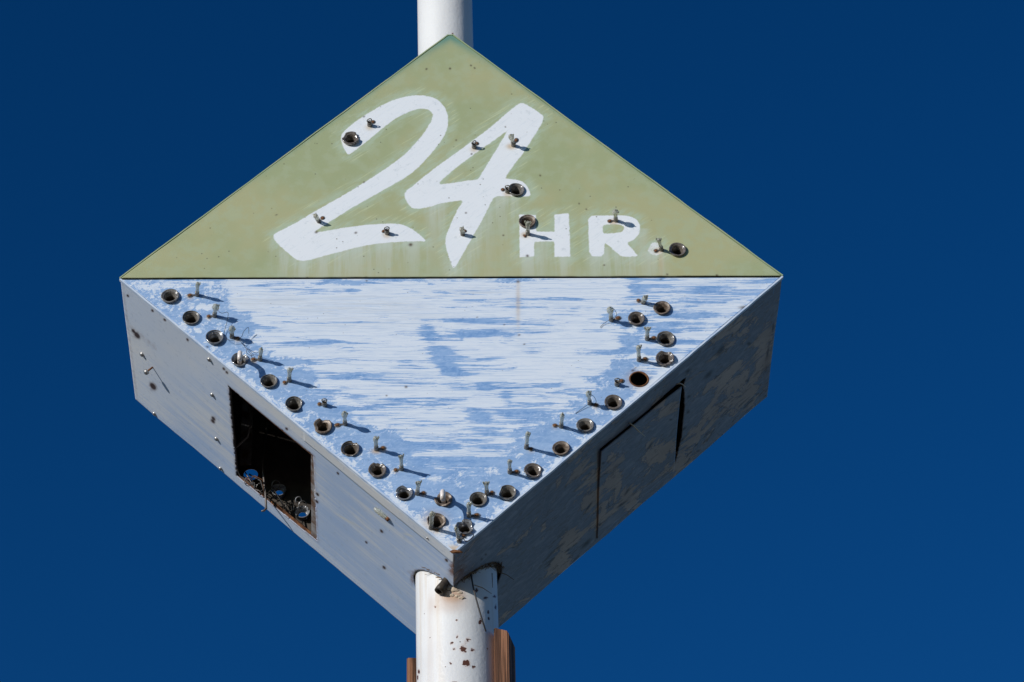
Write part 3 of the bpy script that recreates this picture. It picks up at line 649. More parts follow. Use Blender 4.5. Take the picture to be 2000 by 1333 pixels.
# --- edge trims
def edge_strip(name, p, q, inward, mat, w, y0, y1):
    p, q, inw = np.array(p), np.array(q), np.array(inward)
    mb = MB(); n_ = 70; vs = []; fs = []
    for k in range(n_ + 1):
        t = k / n_; z0 = (p + (q - p) * t); g1 = .0011 * mnoise.noise((t * 9, p[0] * 5, 1)) + .0006 * mnoise.noise((t * 41, p[0] * 5, 2)); g2_ = .0008 * mnoise.noise((t * 13, p[0] * 5, 5))
        g1 *= min(1, 12 * t, 12 * (1 - t)); o_ = z0 - inw * g1 - base
        vs += [o_ + yv * (y0 + g2_), o_ + inw * w + yv * (y0 + g2_), o_ + inw * w + yv * y1, o_ + yv * y1]
    for k in range(n_):
        for j in range(4): fs.append((4 * k + j, 4 * k + (j + 1) % 4, 4 * k + 4 + (j + 1) % 4, 4 * k + 4 + j))
    fs += [(3, 2, 1, 0), (4 * n_, 4 * n_ + 1, 4 * n_ + 2, 4 * n_ + 3)]
    mb.add(vs, fs)
    return link(name, mb.mesh(name, mat, False), sign, base)
Bc = np.array([0, 0, ZC - W]); Tt = np.array([0, 0, ZC + W - .006])
e = .0022
edge_strip('edge_trim', Lc + np.array([0, 0, -.0015]) + NL * e, Bc + NL * e, -NL, M['trim_pale'], .0046, -.0028, .006)
edge_strip('edge_trim', Rc + np.array([0, 0, -.0015]) + NR * e, Bc + NR * e, -NR, M['trim_pale'], .0046, -.0028, .006)
NUL = np.array([-i2, 0, i2]); NUR = np.array([i2, 0, i2])
edge_strip('edge_trim', Lc + NUL * e, Tt + np.array([-.006, 0, 0]) + NUL * e, -NUL, M['trim_green'], .0032, -.0045, .012)
edge_strip('edge_trim', Rc + NUR * e, Tt + np.array([.006, 0, 0]) + NUR * e, -NUR, M['trim_green'], .0032, -.0045, .012)
edge_strip('edge_trim', Tt + np.array([-.0068, 0, .0012]), Tt + np.array([.0068, 0, .0012]), (0, 0, -1), M['trim_green'], .003, -.004, .012)

# folded flange of the face over the side panels
def flange(P, n, mat_, px_maps, left):
    n1, n2 = 260, 10
    a, b = np.meshgrid(np.linspace((OP[1][0] - .03) if left else .03, LEN - .001, n1), np.linspace(.0062, .047, n2))
    Q = np.stack([a.ravel(), b.ravel()], 1)
    V = P(Q) + n * (.0012 + wobble(Q, .0005, 6, 9) + wobble(Q, .0015, 4.0, 3.0 if left else 11.0))[:, None]
    px = proj(V)
    if left: at = dict(along=Q[:, 0], depth=Q[:, 1], bluish=np.full(len(Q), -.05) + .25 * np.clip((px[:, 0] - 500) / 300, 0, 1), spot=np.zeros(len(Q)), rust=np.clip(1.1 * blob(px, 884, 1112, 8, 16), 0, 1), cream=np.zeros(len(Q)))
    else: at = dict(along=Q[:, 0], depth=Q[:, 1], **right_maps(px))
    o = panel_mesh('face_flange', Q, V, n1, n2, [], [mat_, M['inner']], at); fix_out(o, n); o.modifiers[0].thickness = .001
flange(PLf, NL, M['left'], None, True); flange(PRf, NR, M['right'], None, False)

# --- poles
def pole(name, z0, z1, zf0, zf1, r, seg, maps):
    rows = sorted(set(np.round(np.concatenate([np.arange(z0, z1, .5), [z1], np.arange(zf0, zf1, .004)]), 4)))
    th = np.linspace(0, 2 * math.pi, seg, endpoint=False); vs = []
    for z in rows:
        c = axis(z)
        vs.append(np.stack([c[0] + r * np.cos(th), c[1] + r * np.sin(th), np.full(seg, z)], 1))
    V = np.concatenate(vs); f = []
    for k in range(len(rows) - 1):
        for j in range(seg): j2 = (j + 1) % seg; f.append((k * seg + j, k * seg + j2, (k + 1) * seg + j2, (k + 1) * seg + j))
    f.append(tuple(reversed(range(seg)))); f.append(tuple((len(rows) - 1) * seg + j for j in range(seg)))
    me = bpy.data.meshes.new(name); me.from_pydata((V - base).tolist(), [], f); me.materials.append(M['pole'])
    front = np.tile(np.sin(th) < .35, len(rows))
    for k, a in maps(V, proj(V), front).items():
        at = me.attributes.new(k, 'FLOAT', 'POINT'); at.data.foreach_set('value', np.asarray(a, np.float32))
    me.polygons.foreach_set('use_smooth', [True] * (len(f) - 2) + [False] * 2); me.update()
    return link(name, me, sign, base)
def maps_low(V, px, fr):
    sp = np.zeros(len(V)); ru = np.zeros(len(V))
    for x, y, rx, ry in [(905, 1267, 6, 7), (911, 1296, 6, 6), (914, 1250, 4, 4), (910, 1254, 3, 3), (882, 1257, 3, 2.5), (887, 1268, 3, 2.5), (923, 1270, 4, 3), (925, 1304, 2.5, 2.5), (938, 1215, 2.5, 5), (893, 1244, 2, 3), (818, 1312, 2, 4), (816, 1324, 1.5, 4), (892, 1212, 2, 2), (967, 1165, 3, 3), (948, 1168, 4, 3), (931, 1152, 3, 4), (954, 1196, 2, 3), (886, 1333, 6, 2), (955, 1208, 2, 3), (968, 1186, 2, 4), (850, 1185, 2, 2), (952, 1268, 1.5, 2), (880, 1296, 2, 1.5)]:
        sp = np.maximum(sp, blob(px, x, y, rx * 1.25, ry * 1.25) * fr)
    ru = .75 * blob(px, 885, 1160, 26, 15) * fr + .5 * blob(px, 880, 1180, 40, 22) * fr + .28 * blob(px, 840, 1250, 7, 130) * fr
    st = (.35 + .65 * np.exp(-((px[:, 1] - 1130) / 70) ** 2)) * fr
    return dict(spot=sp, rust=np.clip(ru, 0, 1), stain=np.clip(st, 0, 1))
def maps_up(V, px, fr):
    sp = blob(px, 884, 66, 2.4, 2.4) * fr
    return dict(spot=sp, rust=np.zeros(len(V)), stain=np.full(len(V), .12))
pole('lower_pole', 0.0, ZC - .05, ZC - W - .32, ZC - W + .25, RL, 220, maps_low)
pole('upper_pole', ZC - .051, ZC + W + 1.3, ZC + W - .1, ZC + W + .25, RU, 150, maps_up)

# --- opening: folded frame plates inside the cut
def inner_plate(p, q, depth, mat, t=.003, inset=.0005):
    a, b = PLf(p, -.0022)[0], PLf(q, -.0022)[0]; ctr = PLf(OP.mean(0))[0]
    side = np.cross(b - a, NL); side /= np.linalg.norm(side)
    if np.dot(side, ctr - a) > 0: side = -side
    c = [a, b, b + side * t, a + side * t]
    mb = MB(); mb.hexa([v - NL * depth - base for v in c] + [v - base for v in c])
    return link('opening_frame', mb.mesh('opening_frame', mat, False), sign, base)
exp_ = OP.mean(0) + (OP - OP.mean(0)) * 1.006
inner_plate(exp_[0], exp_[1], .012, M['rust']); inner_plate(exp_[3], exp_[0], .006, M['inner']); inner_plate(exp_[2], exp_[3], .008, M['rust'])
def lip(a, b, wid0, wid1, mat):      # folded strip lying just behind the cut edge
    a, b = np.array(a), np.array(b); d = b - a; nrm_ = np.array([-d[1], d[0]]) / np.hypot(*d)
    if nrm_ @ (OP.mean(0) - a) < 0: nrm_ = -nrm_
    m_ = 24; mb = MB(); top = []; 
    for k in range(m_ + 1):
        t = k / m_; j = .0012 * mnoise.noise((t * 23, a[0] * 9, 0))
        q = a + d * t; top += [PLf(q - nrm_ * .006, -.0022)[0], PLf(q + nrm_ * (wid0 + (wid1 - wid0) * t + j), -.0030)[0]]
    vs = [p - base for p in top] + [p - NL * .002 - base for p in top]; n_ = len(top); fs = []
    for k in range(m_):
        i = 2 * k; fs += [(i, i + 1, i + 3, i + 2), (n_ + i, n_ + i + 2, n_ + i + 3, n_ + i + 1), (i + 1, n_ + i + 1, n_ + i + 3, i + 3), (i, i + 2, n_ + i + 2, n_ + i)]
    mb.add(vs, fs); return link('opening_frame', mb.mesh('opening_frame', mat, False), sign, base)
lip(OP[1], OP[2], .012, .024, M['rusty_frame']); lip(OP[0], OP[1], .008, .012, M['rust'])
# inner angle posts
def bar(name, p, q, w, t, mat):
    p, q = np.array(p), np.array(q); d = (q - p) / np.linalg.norm(q - p); s1 = np.cross(d, [0, 1, 0]); s1 /= np.linalg.norm(s1); s2 = np.cross(d, s1)
    c = [p, p + s1 * w, p + s1 * w + s2 * t, p + s2 * t]; c2 = [v + (q - p) for v in c]
    mb = MB(); mb.hexa([v - base for v in c] + [v - base for v in c2])
    return link(name, mb.mesh(name, mat, False), sign, base)
pq = PLf(exp_[0] + np.array([.0, .03]), -.05)[0]
bar('inner_strut', (pq[0], D - .01, pq[2] + .02), (pq[0], D - .01, pq[2] + .5), .03, .004, M['rusty_frame'])
# housings on the back face, seen from inside
hm = MB(); hm.lathe([(.011, -.002), (.0175, 0), (.0185, .014), (.0195, .016), (.0185, .0175), (.0165, .016), (.016, .003), (.0108, .0005)], 28)
hme = hm.mesh('glass_housing', M['milk'])
for (x, z, r) in bh[1:]: link('glass_housing', hme, sign, (x, D, z + ZC), (math.radians(90), 0, 0))
rg = MB(); rg.lathe([(.019, 0), (.021, 0), (.021, .003), (.019, .003), (.019, 0)], 28)
link('hole_ring', rg.mesh('hole_ring', M['rust']), sign, (bh[0][0], D + .001, bh[0][1] + ZC), (math.radians(90), 0, 0))
# loose fittings in the opening: rings, spring, rod, wires
def ring_at(p, r, w, nrm, mat, name):
    nrm = Vector(nrm).normalized(); a = nrm.orthogonal().normalized(); b = nrm.cross(a)
    mb = MB(); mb.tube([Vector(p) - Vector(base) + a * r * math.cos(t) + b * r * math.sin(t) for t in np.linspace(0, 2 * math.pi, 24, endpoint=False)], w, 6, 0, True)
    return link(name, mb.mesh(name, mat), sign, base)
view = CR[2]
ring_at(on_left(486, 941, .006), .0115, .0011, -view + np.array([.5, 0, 0]), M['rod'], 'wire_ring')
for (x, y, r, mt) in ((508, 952, .010, 'chrome'), (539, 947, .011, 'zinc'), (583, 977, .008, 'milk'), (591, 987, .0105, 'chrome'), (566, 990, .011, 'zinc')):
    ring_at(on_y(x, y, D - .03), r, .0016, -view + np.array([.3, .3, .2]), M[mt], 'spring_clip')
mb = MB(); p = on_left(519, 972, 0) + np.array([0, -.012, 0])
rodp = [p + np.array(q) for q in ((-.004, .05, .30), (-.008, .04, .2), (-.010, .0, .10), (-.006, .0, .05), (0, 0, 0), (.002, .0, -.03), (.003, .0, -.043), (-.002, .0, -.05), (-.009, -.002, -.053))]
mb.tube([q - base for q in rodp], [.0028] * 6 + [.003, .0028, .002], 10)
link('hanging_rod', mb.mesh('hanging_rod', M['rod']), sign, base)
mb = MB(); c0 = on_left(470, 790, -.09)
mb.tube([c0 + np.array(q) - base for q in ((.02, .1, .1), (.02, .05, .06), (.025, 0, 0), (.03, 0, -.05), (.02, .02, -.09), (-.01, .05, -.10))], .0032, 8)
link('inner_cable', mb.mesh('inner_cable', M['rod']), sign, base)

rw = random.Random(31)
for k in range(4):      # tangle of old wiring lying in the opening
    x0 = rw.uniform(475, 590); ps = []
    for j in range(6):
        x = x0 + (j - 2) * rw.uniform(6, 16); yb_ = 930 + (x - 462) * .81
        ps.append(on_y(x, yb_ - rw.uniform(2, 34), D - rw.uniform(.03, .09)))
    mb = MB(); mb.tube([q - base for q in ps], rw.uniform(.0012, .0022), 6); link('loose_wire', mb.mesh('loose_wire', M[rw.choice(('wire', 'rod', 'rust'))]), sign, base)

# --- electrode sockets
def socket_mesh(kind, seed):
    rnd = random.Random(seed); mb = MB(); seg = 44
    prof = [(.0205, .0003), (.0220, .0030), (.0228, .0050), (.0224, .0066), (.0208, .0070), (.0192, .0056), (.0180, .0042), (.0173, .0045), (.0162, .0036), (.0146, -.0015), (.0139, -.0022), (.0131, -.0085), (.0124, -.0090), (.0116, -.018), (.0112, -.045), (.0105, -.055), (.002, -.058)]
    nt = []
    if kind in 'nb':
        for _ in range({'n': 2, 'b': 4}[kind]): nt.append((rnd.uniform(0, 6.28), rnd.uniform(.25, .6), rnd.uniform(.6, 1)))
    w1, w2, ph_ = rnd.uniform(.92, 1.08), rnd.uniform(.8, 1.15), rnd.uniform(0, 6)
    def fn(k, a, r, z):
        c = 0
        if 5 <= k <= 12: r = r * w1 * (1 + .02 * math.sin(2 * a + ph_)); 
        if 2 <= k <= 9: z = z * w2 + .0005 * math.sin(3 * a + ph_)
        for (a0, w, d) in nt:
            da = abs((a - a0 + math.pi) % (2 * math.pi) - math.pi)
            if da < w: c = max(c, d * min(1, (w - da) / (w * .3)) * (.75 + .25 * math.sin(a * 37 + seed)))
        if c and k <= 8: return r - c * .0042 * (1 if k > 0 else .6), z - c * .0055 * (z / .007)
        return r, z
    mi = [0] * 12 + [1] * 4
    mb.lathe(prof, seg, mi, False, True, fn)
    return mb
def sock_me(kind, seed, mt=None):
    cm = M[mt] if mt else (M['cup_mirror'] if kind == 'm' else M['cup'])
    return socket_mesh(kind, seed).mesh('electrode_socket', [cm, M['cup_dark']])
SM = {'p': [sock_me('p', 1), sock_me('p', 11, 'cup_grey'), sock_me('p', 12, 'cup_rust')], 'm': [sock_me('m', 2), sock_me('n', 21, 'cup_mirror'), sock_me('m', 22, 'cup_grey')],
      'n': [sock_me('n', 3), sock_me('n', 4, 'cup_grey'), sock_me('n', 5, 'cup_rust'), sock_me('n', 8)], 'b': [sock_me('b', 6, 'cup_rust')]}
SM['t'] = SM['m']
RX = Matrix.Rotation(math.radians(90), 4, 'X')
cnt = 0
for (x, y, k) in SOCK:
    p = on_y(x, y, -.006); p[1] = -.0025 if p[2] > ZC else .0003
    kk = 'm' if k == 't' else ('n' if k == 'tm' else k)
    me = SM[kk][cnt % len(SM[kk])]; cnt += 1
    spin = random.uniform(0, 6.28)
    o = link('electrode_socket', me, sign, p, (RX @ Matrix.Rotation(random.uniform(-.07, .07), 4, 'X') @ Matrix.Rotation(random.uniform(-.07, .07), 4, 'Y') @ Matrix.Rotation(spin, 4, 'Z')).to_euler())
    o.scale = (random.uniform(.94, 1.05),) * 2 + (random.uniform(.85, 1.25),)
    if k in ('t', 'tm'):
        L = .050 if k == 't' else .046
        path = [(0, 0, -.03), (0, 0, .0), (0, .0005, L * .45), (0, -.004, L * .72), (0, -.014, L * .94), (0, -.028, L), (0, -.040, L * .98)]
        mb = MB(); mb.tube([Matrix.Rotation(-spin, 3, 'Z') @ Vector(q) for q in path], [.0062] * 6 + [.0058], 14)
        tb = bpy.data.objects.new('broken_tube', mb.mesh('broken_tube', M['tube'])); COL.objects.link(tb); tb.parent = o
# open hole with rusty rim
mb = MB(); mb.lathe([(.0212, -.004), (.0212, .0012), (.0225, .0016), (.0245, .0010), (.0250, .0002)], 40)
link('hole_rim', mb.mesh('hole_rim', M['rust']), sign, (ph[0], 0, ph[2]), (math.radians(90), 0, 0))

# --- tube supports: metal cup > glass post, mounting foot
def support_cup():
    mb = MB(); mb.lathe([(.0062, -.003), (.0064, .002), (.0056, .003), (.0056, .014), (.0050, .0145)], 16, 0, True, True); return mb.mesh('tube_support', M['zinc'])
def post_me(kind):
    mb = MB()
    if kind in ('post', 'post1', 'post0'):
        mb.lathe([(.0048, .012), (.0053, .022), (.0047, .026), (.0052, .036), (.0047, .041), (.0062, .047), (.0066, .053), (.0060, .059), (.0048, .063), (.0030, .065)], 14, 0, True, True)
        for s in {'post': (-1, 1), 'post1': (1,), 'post0': ()}[kind]: mb.tube([(s * .003, 0, .055), (s * .0062, 0, .060), (s * .0074, 0, .065), (s * .0070, 0, .069)], [.0030, .0028, .0024, .0016], 7)
        if kind == 'post0': mb.tube([(0, 0, .062), (.001, .001, .068), (.0005, 0, .074)], [.003, .0022, .0008], 7)
    elif kind == 'bulb':
        mb.lathe([(.0050, .012), (.0058, .022), (.0050, .030), (.0054, .036), (.0085, .044), (.0092, .051), (.0078, .058), (.0040, .062), (.0020, .065), (.0010, .068)], 16, 0, True, True)
        mb.tube([(.006, 0, .052), (.0095, 0, .056), (.0088, 0, .061)], [.002, .0018, .0012], 7)
    else:
        mb.lathe([(.0055, .010), (.0062, .020), (.0068, .030), (.0066, .042), (.0074, .052), (.006, .060), (.0058, .066)], 14, 0, True, True, lambda k, a, r, z: (r, z + (.010 * math.sin(a * 2 + 1) if k == 6 else 0)))
    return mb.mesh('glass_post', M['post'])
def foot_me():
    mb = MB()   # along +x, screw at .013
    mb.hexa([(.003, -.0022, 0), (.010, -.0030, 0), (.010, .0030, 0), (.003, .0022, 0), (.003, -.0022, .0016), (.010, -.0030, .0012), (.010, .0030, .0012), (.003, .0022, .0016)], 0)
    o = len(mb.v); mb.lathe([(.0040, 0), (.0062, 0), (.0064, .0014), (.0050, .0022), (.0040, .0014)], 16, 0)
    for i in range(o, len(mb.v)): v = mb.v[i]; mb.v[i] = (v[0] + .0140, v[1], v[2])
    o = len(mb.v); mb.lathe([(.0042, -.001), (.0042, .0022), (.0030, .0036), (.0008, .0040)], 12, 1, True, True)
    for i in range(o, len(mb.v)): v = mb.v[i]; mb.v[i] = (v[0] + .0140, v[1], v[2])
    return mb.mesh('mounting_foot', [M['zinc'], M['rust']])
CUP = support_cup(); PM = {k: post_me(k) for k in ('post', 'post1', 'post0', 'bulb', 'stub')}; FOOT = foot_me()
def place_support(b, tip, scr, kind):
    p = on_y(b[0], b[1], -.003); yb = -.003 if p[2] > ZC else 0.0; p = on_y(b[0], b[1], yb)
    tp = on_z(tip[0], tip[1], p[2]); ax = Vector(tp - p); L = ax.length
    ax = (ax / L); L = min(max(L, .018), .075)
    q = Vector((0, 0, 1)).rotation_difference(RX.to_3x3().inverted() @ ax)
    rot = (RX @ q.to_matrix().to_4x4()).to_euler()
    if kind == 'post': kind = random.choice(('post', 'post1', 'post0', 'post0'))
    o = link('tube_support', CUP, sign, p, rot); k = L / .066
    if kind == 'stub': o.scale = (1, 1, .7)
    g_ = bpy.data.objects.new('glass_post', PM[kind]); COL.objects.link(g_); g_.parent = o; g_.rotation_euler = (random.uniform(-.05, .05), random.uniform(-.05, .05), random.uniform(-.7, .7)); kx = random.uniform(.82, 1.02); g_.scale = (kx, kx, k * (1.4 if kind == 'stub' else 1))
    sp = on_y(scr[0], scr[1], yb); d = Vector((sp[0] - p[0], sp[2] - p[2])); ang = math.atan2(d.y, d.x)
    f_ = bpy.data.objects.new('mounting_foot', FOOT); COL.objects.link(f_); f_.parent = o
    f_.rotation_euler = (q.inverted().to_matrix().to_4x4() @ Matrix.Rotation(ang, 4, 'Z')).to_euler(); f_.scale = (max(.75, min(1.5, d.length / .014)), 1, 1)
    return p
for a in POSTS: place_support(*a)
# bare clips whose glass is gone
mb = MB(); mb.lathe([(.0066, -.002), (.0066, .006), (.0060, .014), (.0052, .014), (.0052, .002), (.001, .0015)], 16, 0)
mb.tube([(.0062 * math.cos(t), .0016, .0185 + .0062 * math.sin(t)) for t in np.linspace(0, 2 * math.pi, 18, endpoint=False)], .0015, 6, 0, True)
CLIP = mb.mesh('tube_clip', M['zinc'])
for (b, s_) in CLIPS:
    p = on_y(b[0], b[1], 0); p[1] = -.003 if p[2] > ZC else 0
    o = link('tube_clip', CLIP, sign, p, (RX @ Matrix.Rotation(random.uniform(-.6, .6), 4, 'Z')).to_euler())
    sp = on_y(s_[0], s_[1], p[1]); d = Vector((sp[0] - p[0], sp[2] - p[2]))
    f_ = bpy.data.objects.new('mounting_foot', FOOT); COL.objects.link(f_); f_.parent = o
    f_.rotation_euler = (0, 0, math.atan2(d.y, d.x) - o.rotation_euler.to_matrix().to_euler().z * 0); f_.scale = (max(.75, min(1.4, d.length / .014)), 1, 1)

# thin tie wires
def wire(name, pts, r=.0006, mat='wire', seg=5):
    P = [Vector(q) for q in pts]; out = []
    for i in range(len(P) - 1):
        p0, p1, p2, p3 = P[max(i - 1, 0)], P[i], P[i + 1], P[min(i + 2, len(P) - 1)]
        for t in np.linspace(0, 1, 6, endpoint=False):
            out.append(.5 * ((2 * p1) + (p2 - p0) * t + (2 * p0 - 5 * p1 + 4 * p2 - p3) * t * t + (3 * p1 - p0 - 3 * p2 + p3) * t ** 3))
    out.append(P[-1]); mb = MB(); mb.tube([q - Vector(base) for q in out], r, seg)
    return link(name, mb.mesh(name, M[mat]), sign, base)
def fw(l): return [on_y(x, y, -h) for x, y, h in l]
wire('tie_wire', fw([(421, 601, .04), (432, 612, .02), (445, 611, .015), (443, 630, .01), (438, 655, .004), (450, 665, .012), (470, 660, .012), (476, 648, .02), (485, 640, .02), (486, 652, .01)]))
wire('tie_wire', fw([(455, 642, .04), (447, 648, .04), (452, 655, .03), (464, 662, .01), (480, 680, .012), (492, 695, .006), (482, 690, .01), (484, 682, .015), (500, 690, .01), (508, 685, .03)]))
wire('tie_wire', fw([(1192, 606, .045), (1198, 603, .045), (1204, 612, .03), (1203, 618, .015), (1194, 623, .01), (1180, 632, .003), (1172, 640, .002)]))
wire('tie_wire', fw([(1150, 770, .04), (1160, 775, .03), (1164, 787, .01), (1150, 790, .006), (1135, 800, .003), (1124, 808, .001)]))
wire('tie_wire', fw([(897, 1050, .02), (905, 1040, .045), (925, 1045, .05), (912, 1058, .02), (903, 1050, .01)]), .0012)
# screws on the pale side panel
mb = MB(); mb.lathe([(.0066, -.002), (.0066, .0010), (.0056, .0030), (.0032, .0042), (.0004, .0046)], 14, 0, True, True); SCR = mb.mesh('screw', M['chrome'])
ql = Vector((0, 0, 1)).rotation_difference(Vector(NL))
for (x, y, out, sc) in ((278, 692, .0, 1.1), (286, 727, .022, 1.15), (409, 702, .0, 1.0), (415, 771, .0, 1.0), (423, 857, .0, 1.0), (302, 808, .0, 1.0), (431, 915, .0, .9), (835, 1051, 0, .6)):
    p = on_left(x, y, out); o = link('screw', SCR, sign, p, ql.to_euler()); o.scale = (sc, sc, sc * 1.3)
    if out:
        mb = MB(); mb.tube([(0, 0, -out / sc), (0, 0, 0)], .0022, 8); sh_ = bpy.data.objects.new('screw_shank', mb.mesh('screw_shank', M['rust'])); COL.objects.link(sh_); sh_.parent = o
mb = MB(); mb.lathe([(.0035, 0), (.0058, .008), (.0065, .022), (.006, .034), (.0045, .042), (.002, .044)], 14, 0, True, True)
p = on_left(757, 1014, .003); tgt = on_left(737, 998, .006); dq = Vector((0, 0, 1)).rotation_difference(Vector(tgt - p))
sh_ = link('glass_stub', mb.mesh('glass_stub', M['post']), sign, p, dq.to_euler())
mb = MB(); mb.lathe([(.005, -.004), (.0055, .0), (.0045, .004)], 12, 0, True, True); c_ = bpy.data.objects.new('end_cap', mb.mesh('end_cap', M['rust'])); COL.objects.link(c_); c_.parent = sh_

# pole collar: fitting, putty lumps, hanging cable, rust flake
p = on_y(874, 1131, YP - RL - .006); q = on_y(857, 1156, YP - RL - .008); d = Vector(q - p)
mb = MB(); mb.lathe([(.008, -.02), (.0095, 0), (.0105, d.length * .5), (.0120, d.length * .75), (.0120, d.length), (.009, d.length), (.0085, d.length * .6)], 18, 0, True, True)
link('conduit_stub', mb.mesh('conduit_stub', M['brown']), sign, p, Vector((0, 0, 1)).rotation_difference(d).to_euler())
def lump(name, p, r, mat, sq=(1, 1, 1), seed=0):
    bm = bmesh.new(); bmesh.ops.create_icosphere(bm, subdivisions=3, radius=1)
    for v in bm.verts:
        k = 1 + .45 * mnoise.noise(v.co * 1.6 + Vector((seed, 0, 0))) + .2 * mnoise.noise(v.co * 5 + Vector((0, seed, 0)))
        v.co = Vector((v.co.x * sq[0], v.co.y * sq[1], v.co.z * sq[2])) * r * k
    me = bpy.data.meshes.new(name); bm.to_mesh(me); bm.free(); me.materials.append(M[mat]); me.polygons.foreach_set('use_smooth', [True] * len(me.polygons))
    return link(name, me, sign, p)
for i, (x, y, r) in enumerate([(883, 1163, .0055), (893, 1165, .005), (901, 1168, .006), (887, 1152, .009), (898, 1158, .0045), (879, 1151, .006)]):
    c = axis(on_y(x, y, YP - RL)[2]); p0 = on_y(x, y, YP - RL); dx = p0[0] - c[0]; yy = YP - math.sqrt(max(RL ** 2 - dx ** 2, 0))
    lump('putty_lump', on_y(x, y, yy), r, 'putty', (1.3, .32, .75), i)
lump('rust_flake', on_y(890, 1078, -.004), .011, 'rust', (1.5, .35, .4), 3)
wire('hanging_cable', [on_y(x, y, yy) for x, y, yy in ((918, 1105, .20), (921, 1128, YP - RL - .004), (926, 1155, YP - RL - .012), (934, 1185, YP - RL - .012), (942, 1212, YP - RL - .002), (949, 1234, YP - RL + .014))], .0021, 'wire', 8)

# ------------------------------------------------------------------ loose things
nest = bpy.data.objects.new('twig_nest', None); COL.objects.link(nest)
nb_ = on_y(955, 1122, YP - .05); nest.location = nb_; nest['base'] = [float(v) for v in nb_]
tag(nest, 'dry twigs of a nest stuffed in the gap round the pole', 'nest')
def twig_mesh(center, n, spread, seed):
    rnd = random.Random(seed); mb = MB()
    for i in range(n):
        c = Vector(center) + Vector([rnd.gauss(0, s) for s in spread]) - Vector(nb_)
        d = Vector((rnd.gauss(0, 1), rnd.gauss(0, .6), rnd.gauss(0, .9))).normalized(); L = rnd.uniform(.015, .05)
        b = c + d * L * .5 + Vector((0, 0, rnd.uniform(-.006, .006)))
        mb.tube([c - d * L * .5, c, b], [rnd.uniform(.0006, .0012)] * 2 + [.0004], 5)
    return mb
def arc_twigs(P, h, phis, n, seed, hang):
    rnd = random.Random(seed); mb = MB()
    for i in range(n):
        f = rnd.uniform(*phis); rr = rnd.uniform(RL + .001, RH + .003)
        if h[0] + rr * math.sqrt(2) * math.cos(f) > LEN - .012: continue
        q = np.array([h[0] + rr * math.sqrt(2) * math.cos(f), h[1] + rr * math.sin(f)]); c = Vector(P(q)[0]) - Vector(nb_)
        tq = P(q + .01 * np.array([-math.sqrt(2) * math.sin(f), math.cos(f)]))[0] - P(q)[0]
        d = (Vector(tq).normalized() * rnd.choice((-1, 1)) + Vector([rnd.gauss(0, .28) for _ in range(3)]) + Vector((0, 0, -hang * rnd.random()))).normalized(); L = rnd.uniform(.012, .04)
        mb.tube([c - d * L * .5, c + Vector((0, 0, rnd.uniform(-.002, .004))), c + d * L * .5], [rnd.uniform(.0006, .0012)] * 2 + [.0004], 5)
    return mb
mb = arc_twigs(PRf, hr, (math.pi * 1.02, math.pi * 1.6), 110, 4, .9)
o = link('twig_bundle', mb.mesh('twig_bundle', M['twig']), nest, nb_); o['kind'] = 'stuff'
mb = arc_twigs(PLf, hl, (math.pi * 1.25, math.pi * 1.75), 30, 8, .7)
o = link('twig_bundle', mb.mesh('twig_bundle', M['twig']), nest, nb_); o['kind'] = 'stuff'
for (a, b, y_) in (((975, 1118), (1004, 1133), YP - .09), ((926, 1143), (960, 1160), YP - RL - .006), ((961, 1120), (962, 1148), YP - .09)):
    mb = MB(); mb.tube([on_y(*a, y_) - nb_, (on_y(*a, y_) + on_y(*b, y_)) / 2 - nb_ + np.array([0, -.003, .002]), on_y(*b, y_) - nb_], [.0012, .001, .0006], 6)
    link('twig', mb.mesh('twig', M['twig']), nest, nb_)

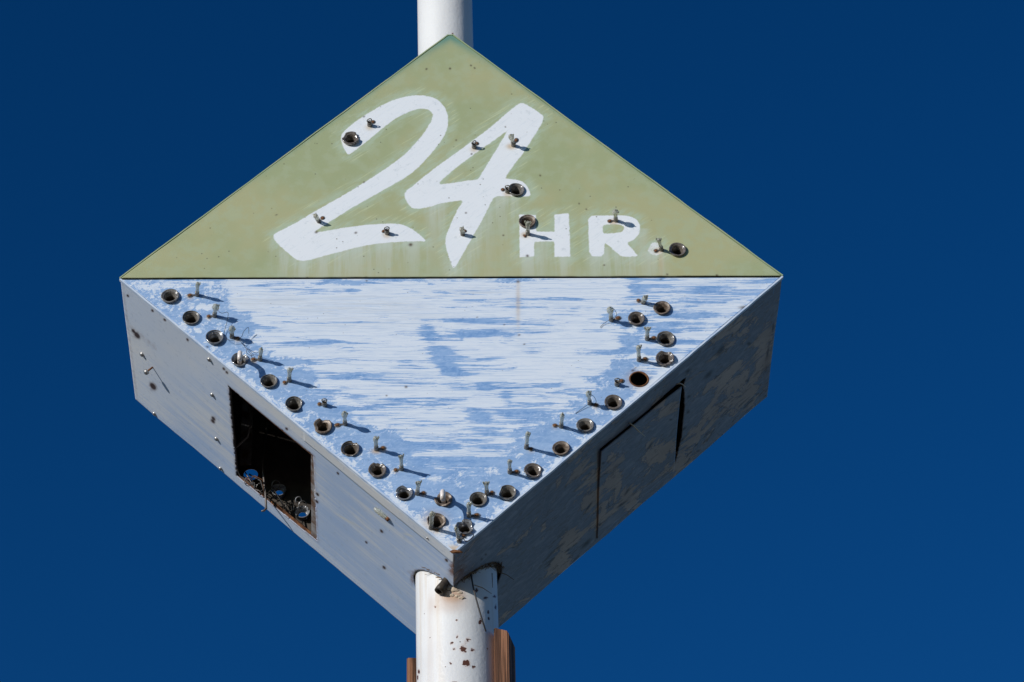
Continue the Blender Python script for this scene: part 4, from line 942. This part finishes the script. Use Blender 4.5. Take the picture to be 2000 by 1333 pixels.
def straw(pts, label, r):
    P = [on_right(x, y, h) for x, y, h in pts]; b = P[0]
    mb = MB(); mb.tube([q - b for q in P], [r] * (len(P) - 1) + [r * .4], 6)
    o = link('dry_straw', mb.mesh('dry_straw', M['straw']), None, b); tag(o, label, 'straw', None); return o
straw([(1229, 826, .002), (1238, 833, .014), (1248, 843, .02), (1260, 853, .022)], 'pale dry grass straw poking out of the seam of the access sheet', .0018)
straw([(1230, 828, .004), (1240, 832, .014), (1251, 834, .02)], 'short thin straw beside the longer straw in the access sheet seam', .0007)
straw([(1320, 751, .010), (1328, 749, .024), (1334, 752, .028), (1340, 757, .03)], 'curled dry straw at the upper corner of the access sheet', .0017)

# timber posts beside the pole
def timber(cx, cy, w, t, ang, ztop, label, cham):
    mb = MB(); hw, ht = w / 2, t / 2; c = .004
    # section with eased corners, three rows: foot, shoulder, top
    sec = [(-hw + c, -ht), (hw - c, -ht), (hw, -ht + c), (hw, ht - c), (hw - c, ht), (-hw + c, ht), (-hw, ht - c), (-hw, -ht + c)]
    n = len(sec); vs = []
    lev = [(0, 1), (ztop - cham, 1), (ztop - cham * .3, 1), (ztop, 1)]
    for i, (z, s) in enumerate(lev):
        for (x, y) in sec:
            zz_ = z
            if i == 2: zz_ = z - cham * .9 * max(0, (x / hw - .35))
            if i == 3: zz_ = z - cham * max(0, (x / hw - .35)) - .001 * (y / ht)
            vs.append((x * s, y * s, zz_))
    fs = [(k * n + j, k * n + (j + 1) % n, (k + 1) * n + (j + 1) % n, (k + 1) * n + j) for k in range(3) for j in range(n)]
    fs += [tuple(reversed(range(n))), tuple(3 * n + j for j in range(n))]
    mb.add(vs, fs); o = link('timber_post', mb.mesh('timber_post', M['wood'], False), None, (cx, cy, 0), (0, 0, ang))
    tag(o, label, 'post', 'timber posts either side of the pole'); return o
pr = on_y(984, 1228, YP - .085); c = axis(pr[2])
timber(c[0] + RL + .0125, YP - .05, .037, .07, math.radians(-15), pr[2] + .004, 'brown timber post with a slanting top on the shaded flank of the pole', .03)
pl = on_y(800, 1286, YP + RL + .002); c = axis(pl[2])
timber(c[0] - RL + .004, YP + RL + .032, .055, .06, 0.0, pl[2], 'flat topped brown timber post on the sunlit flank of the pole', .001)
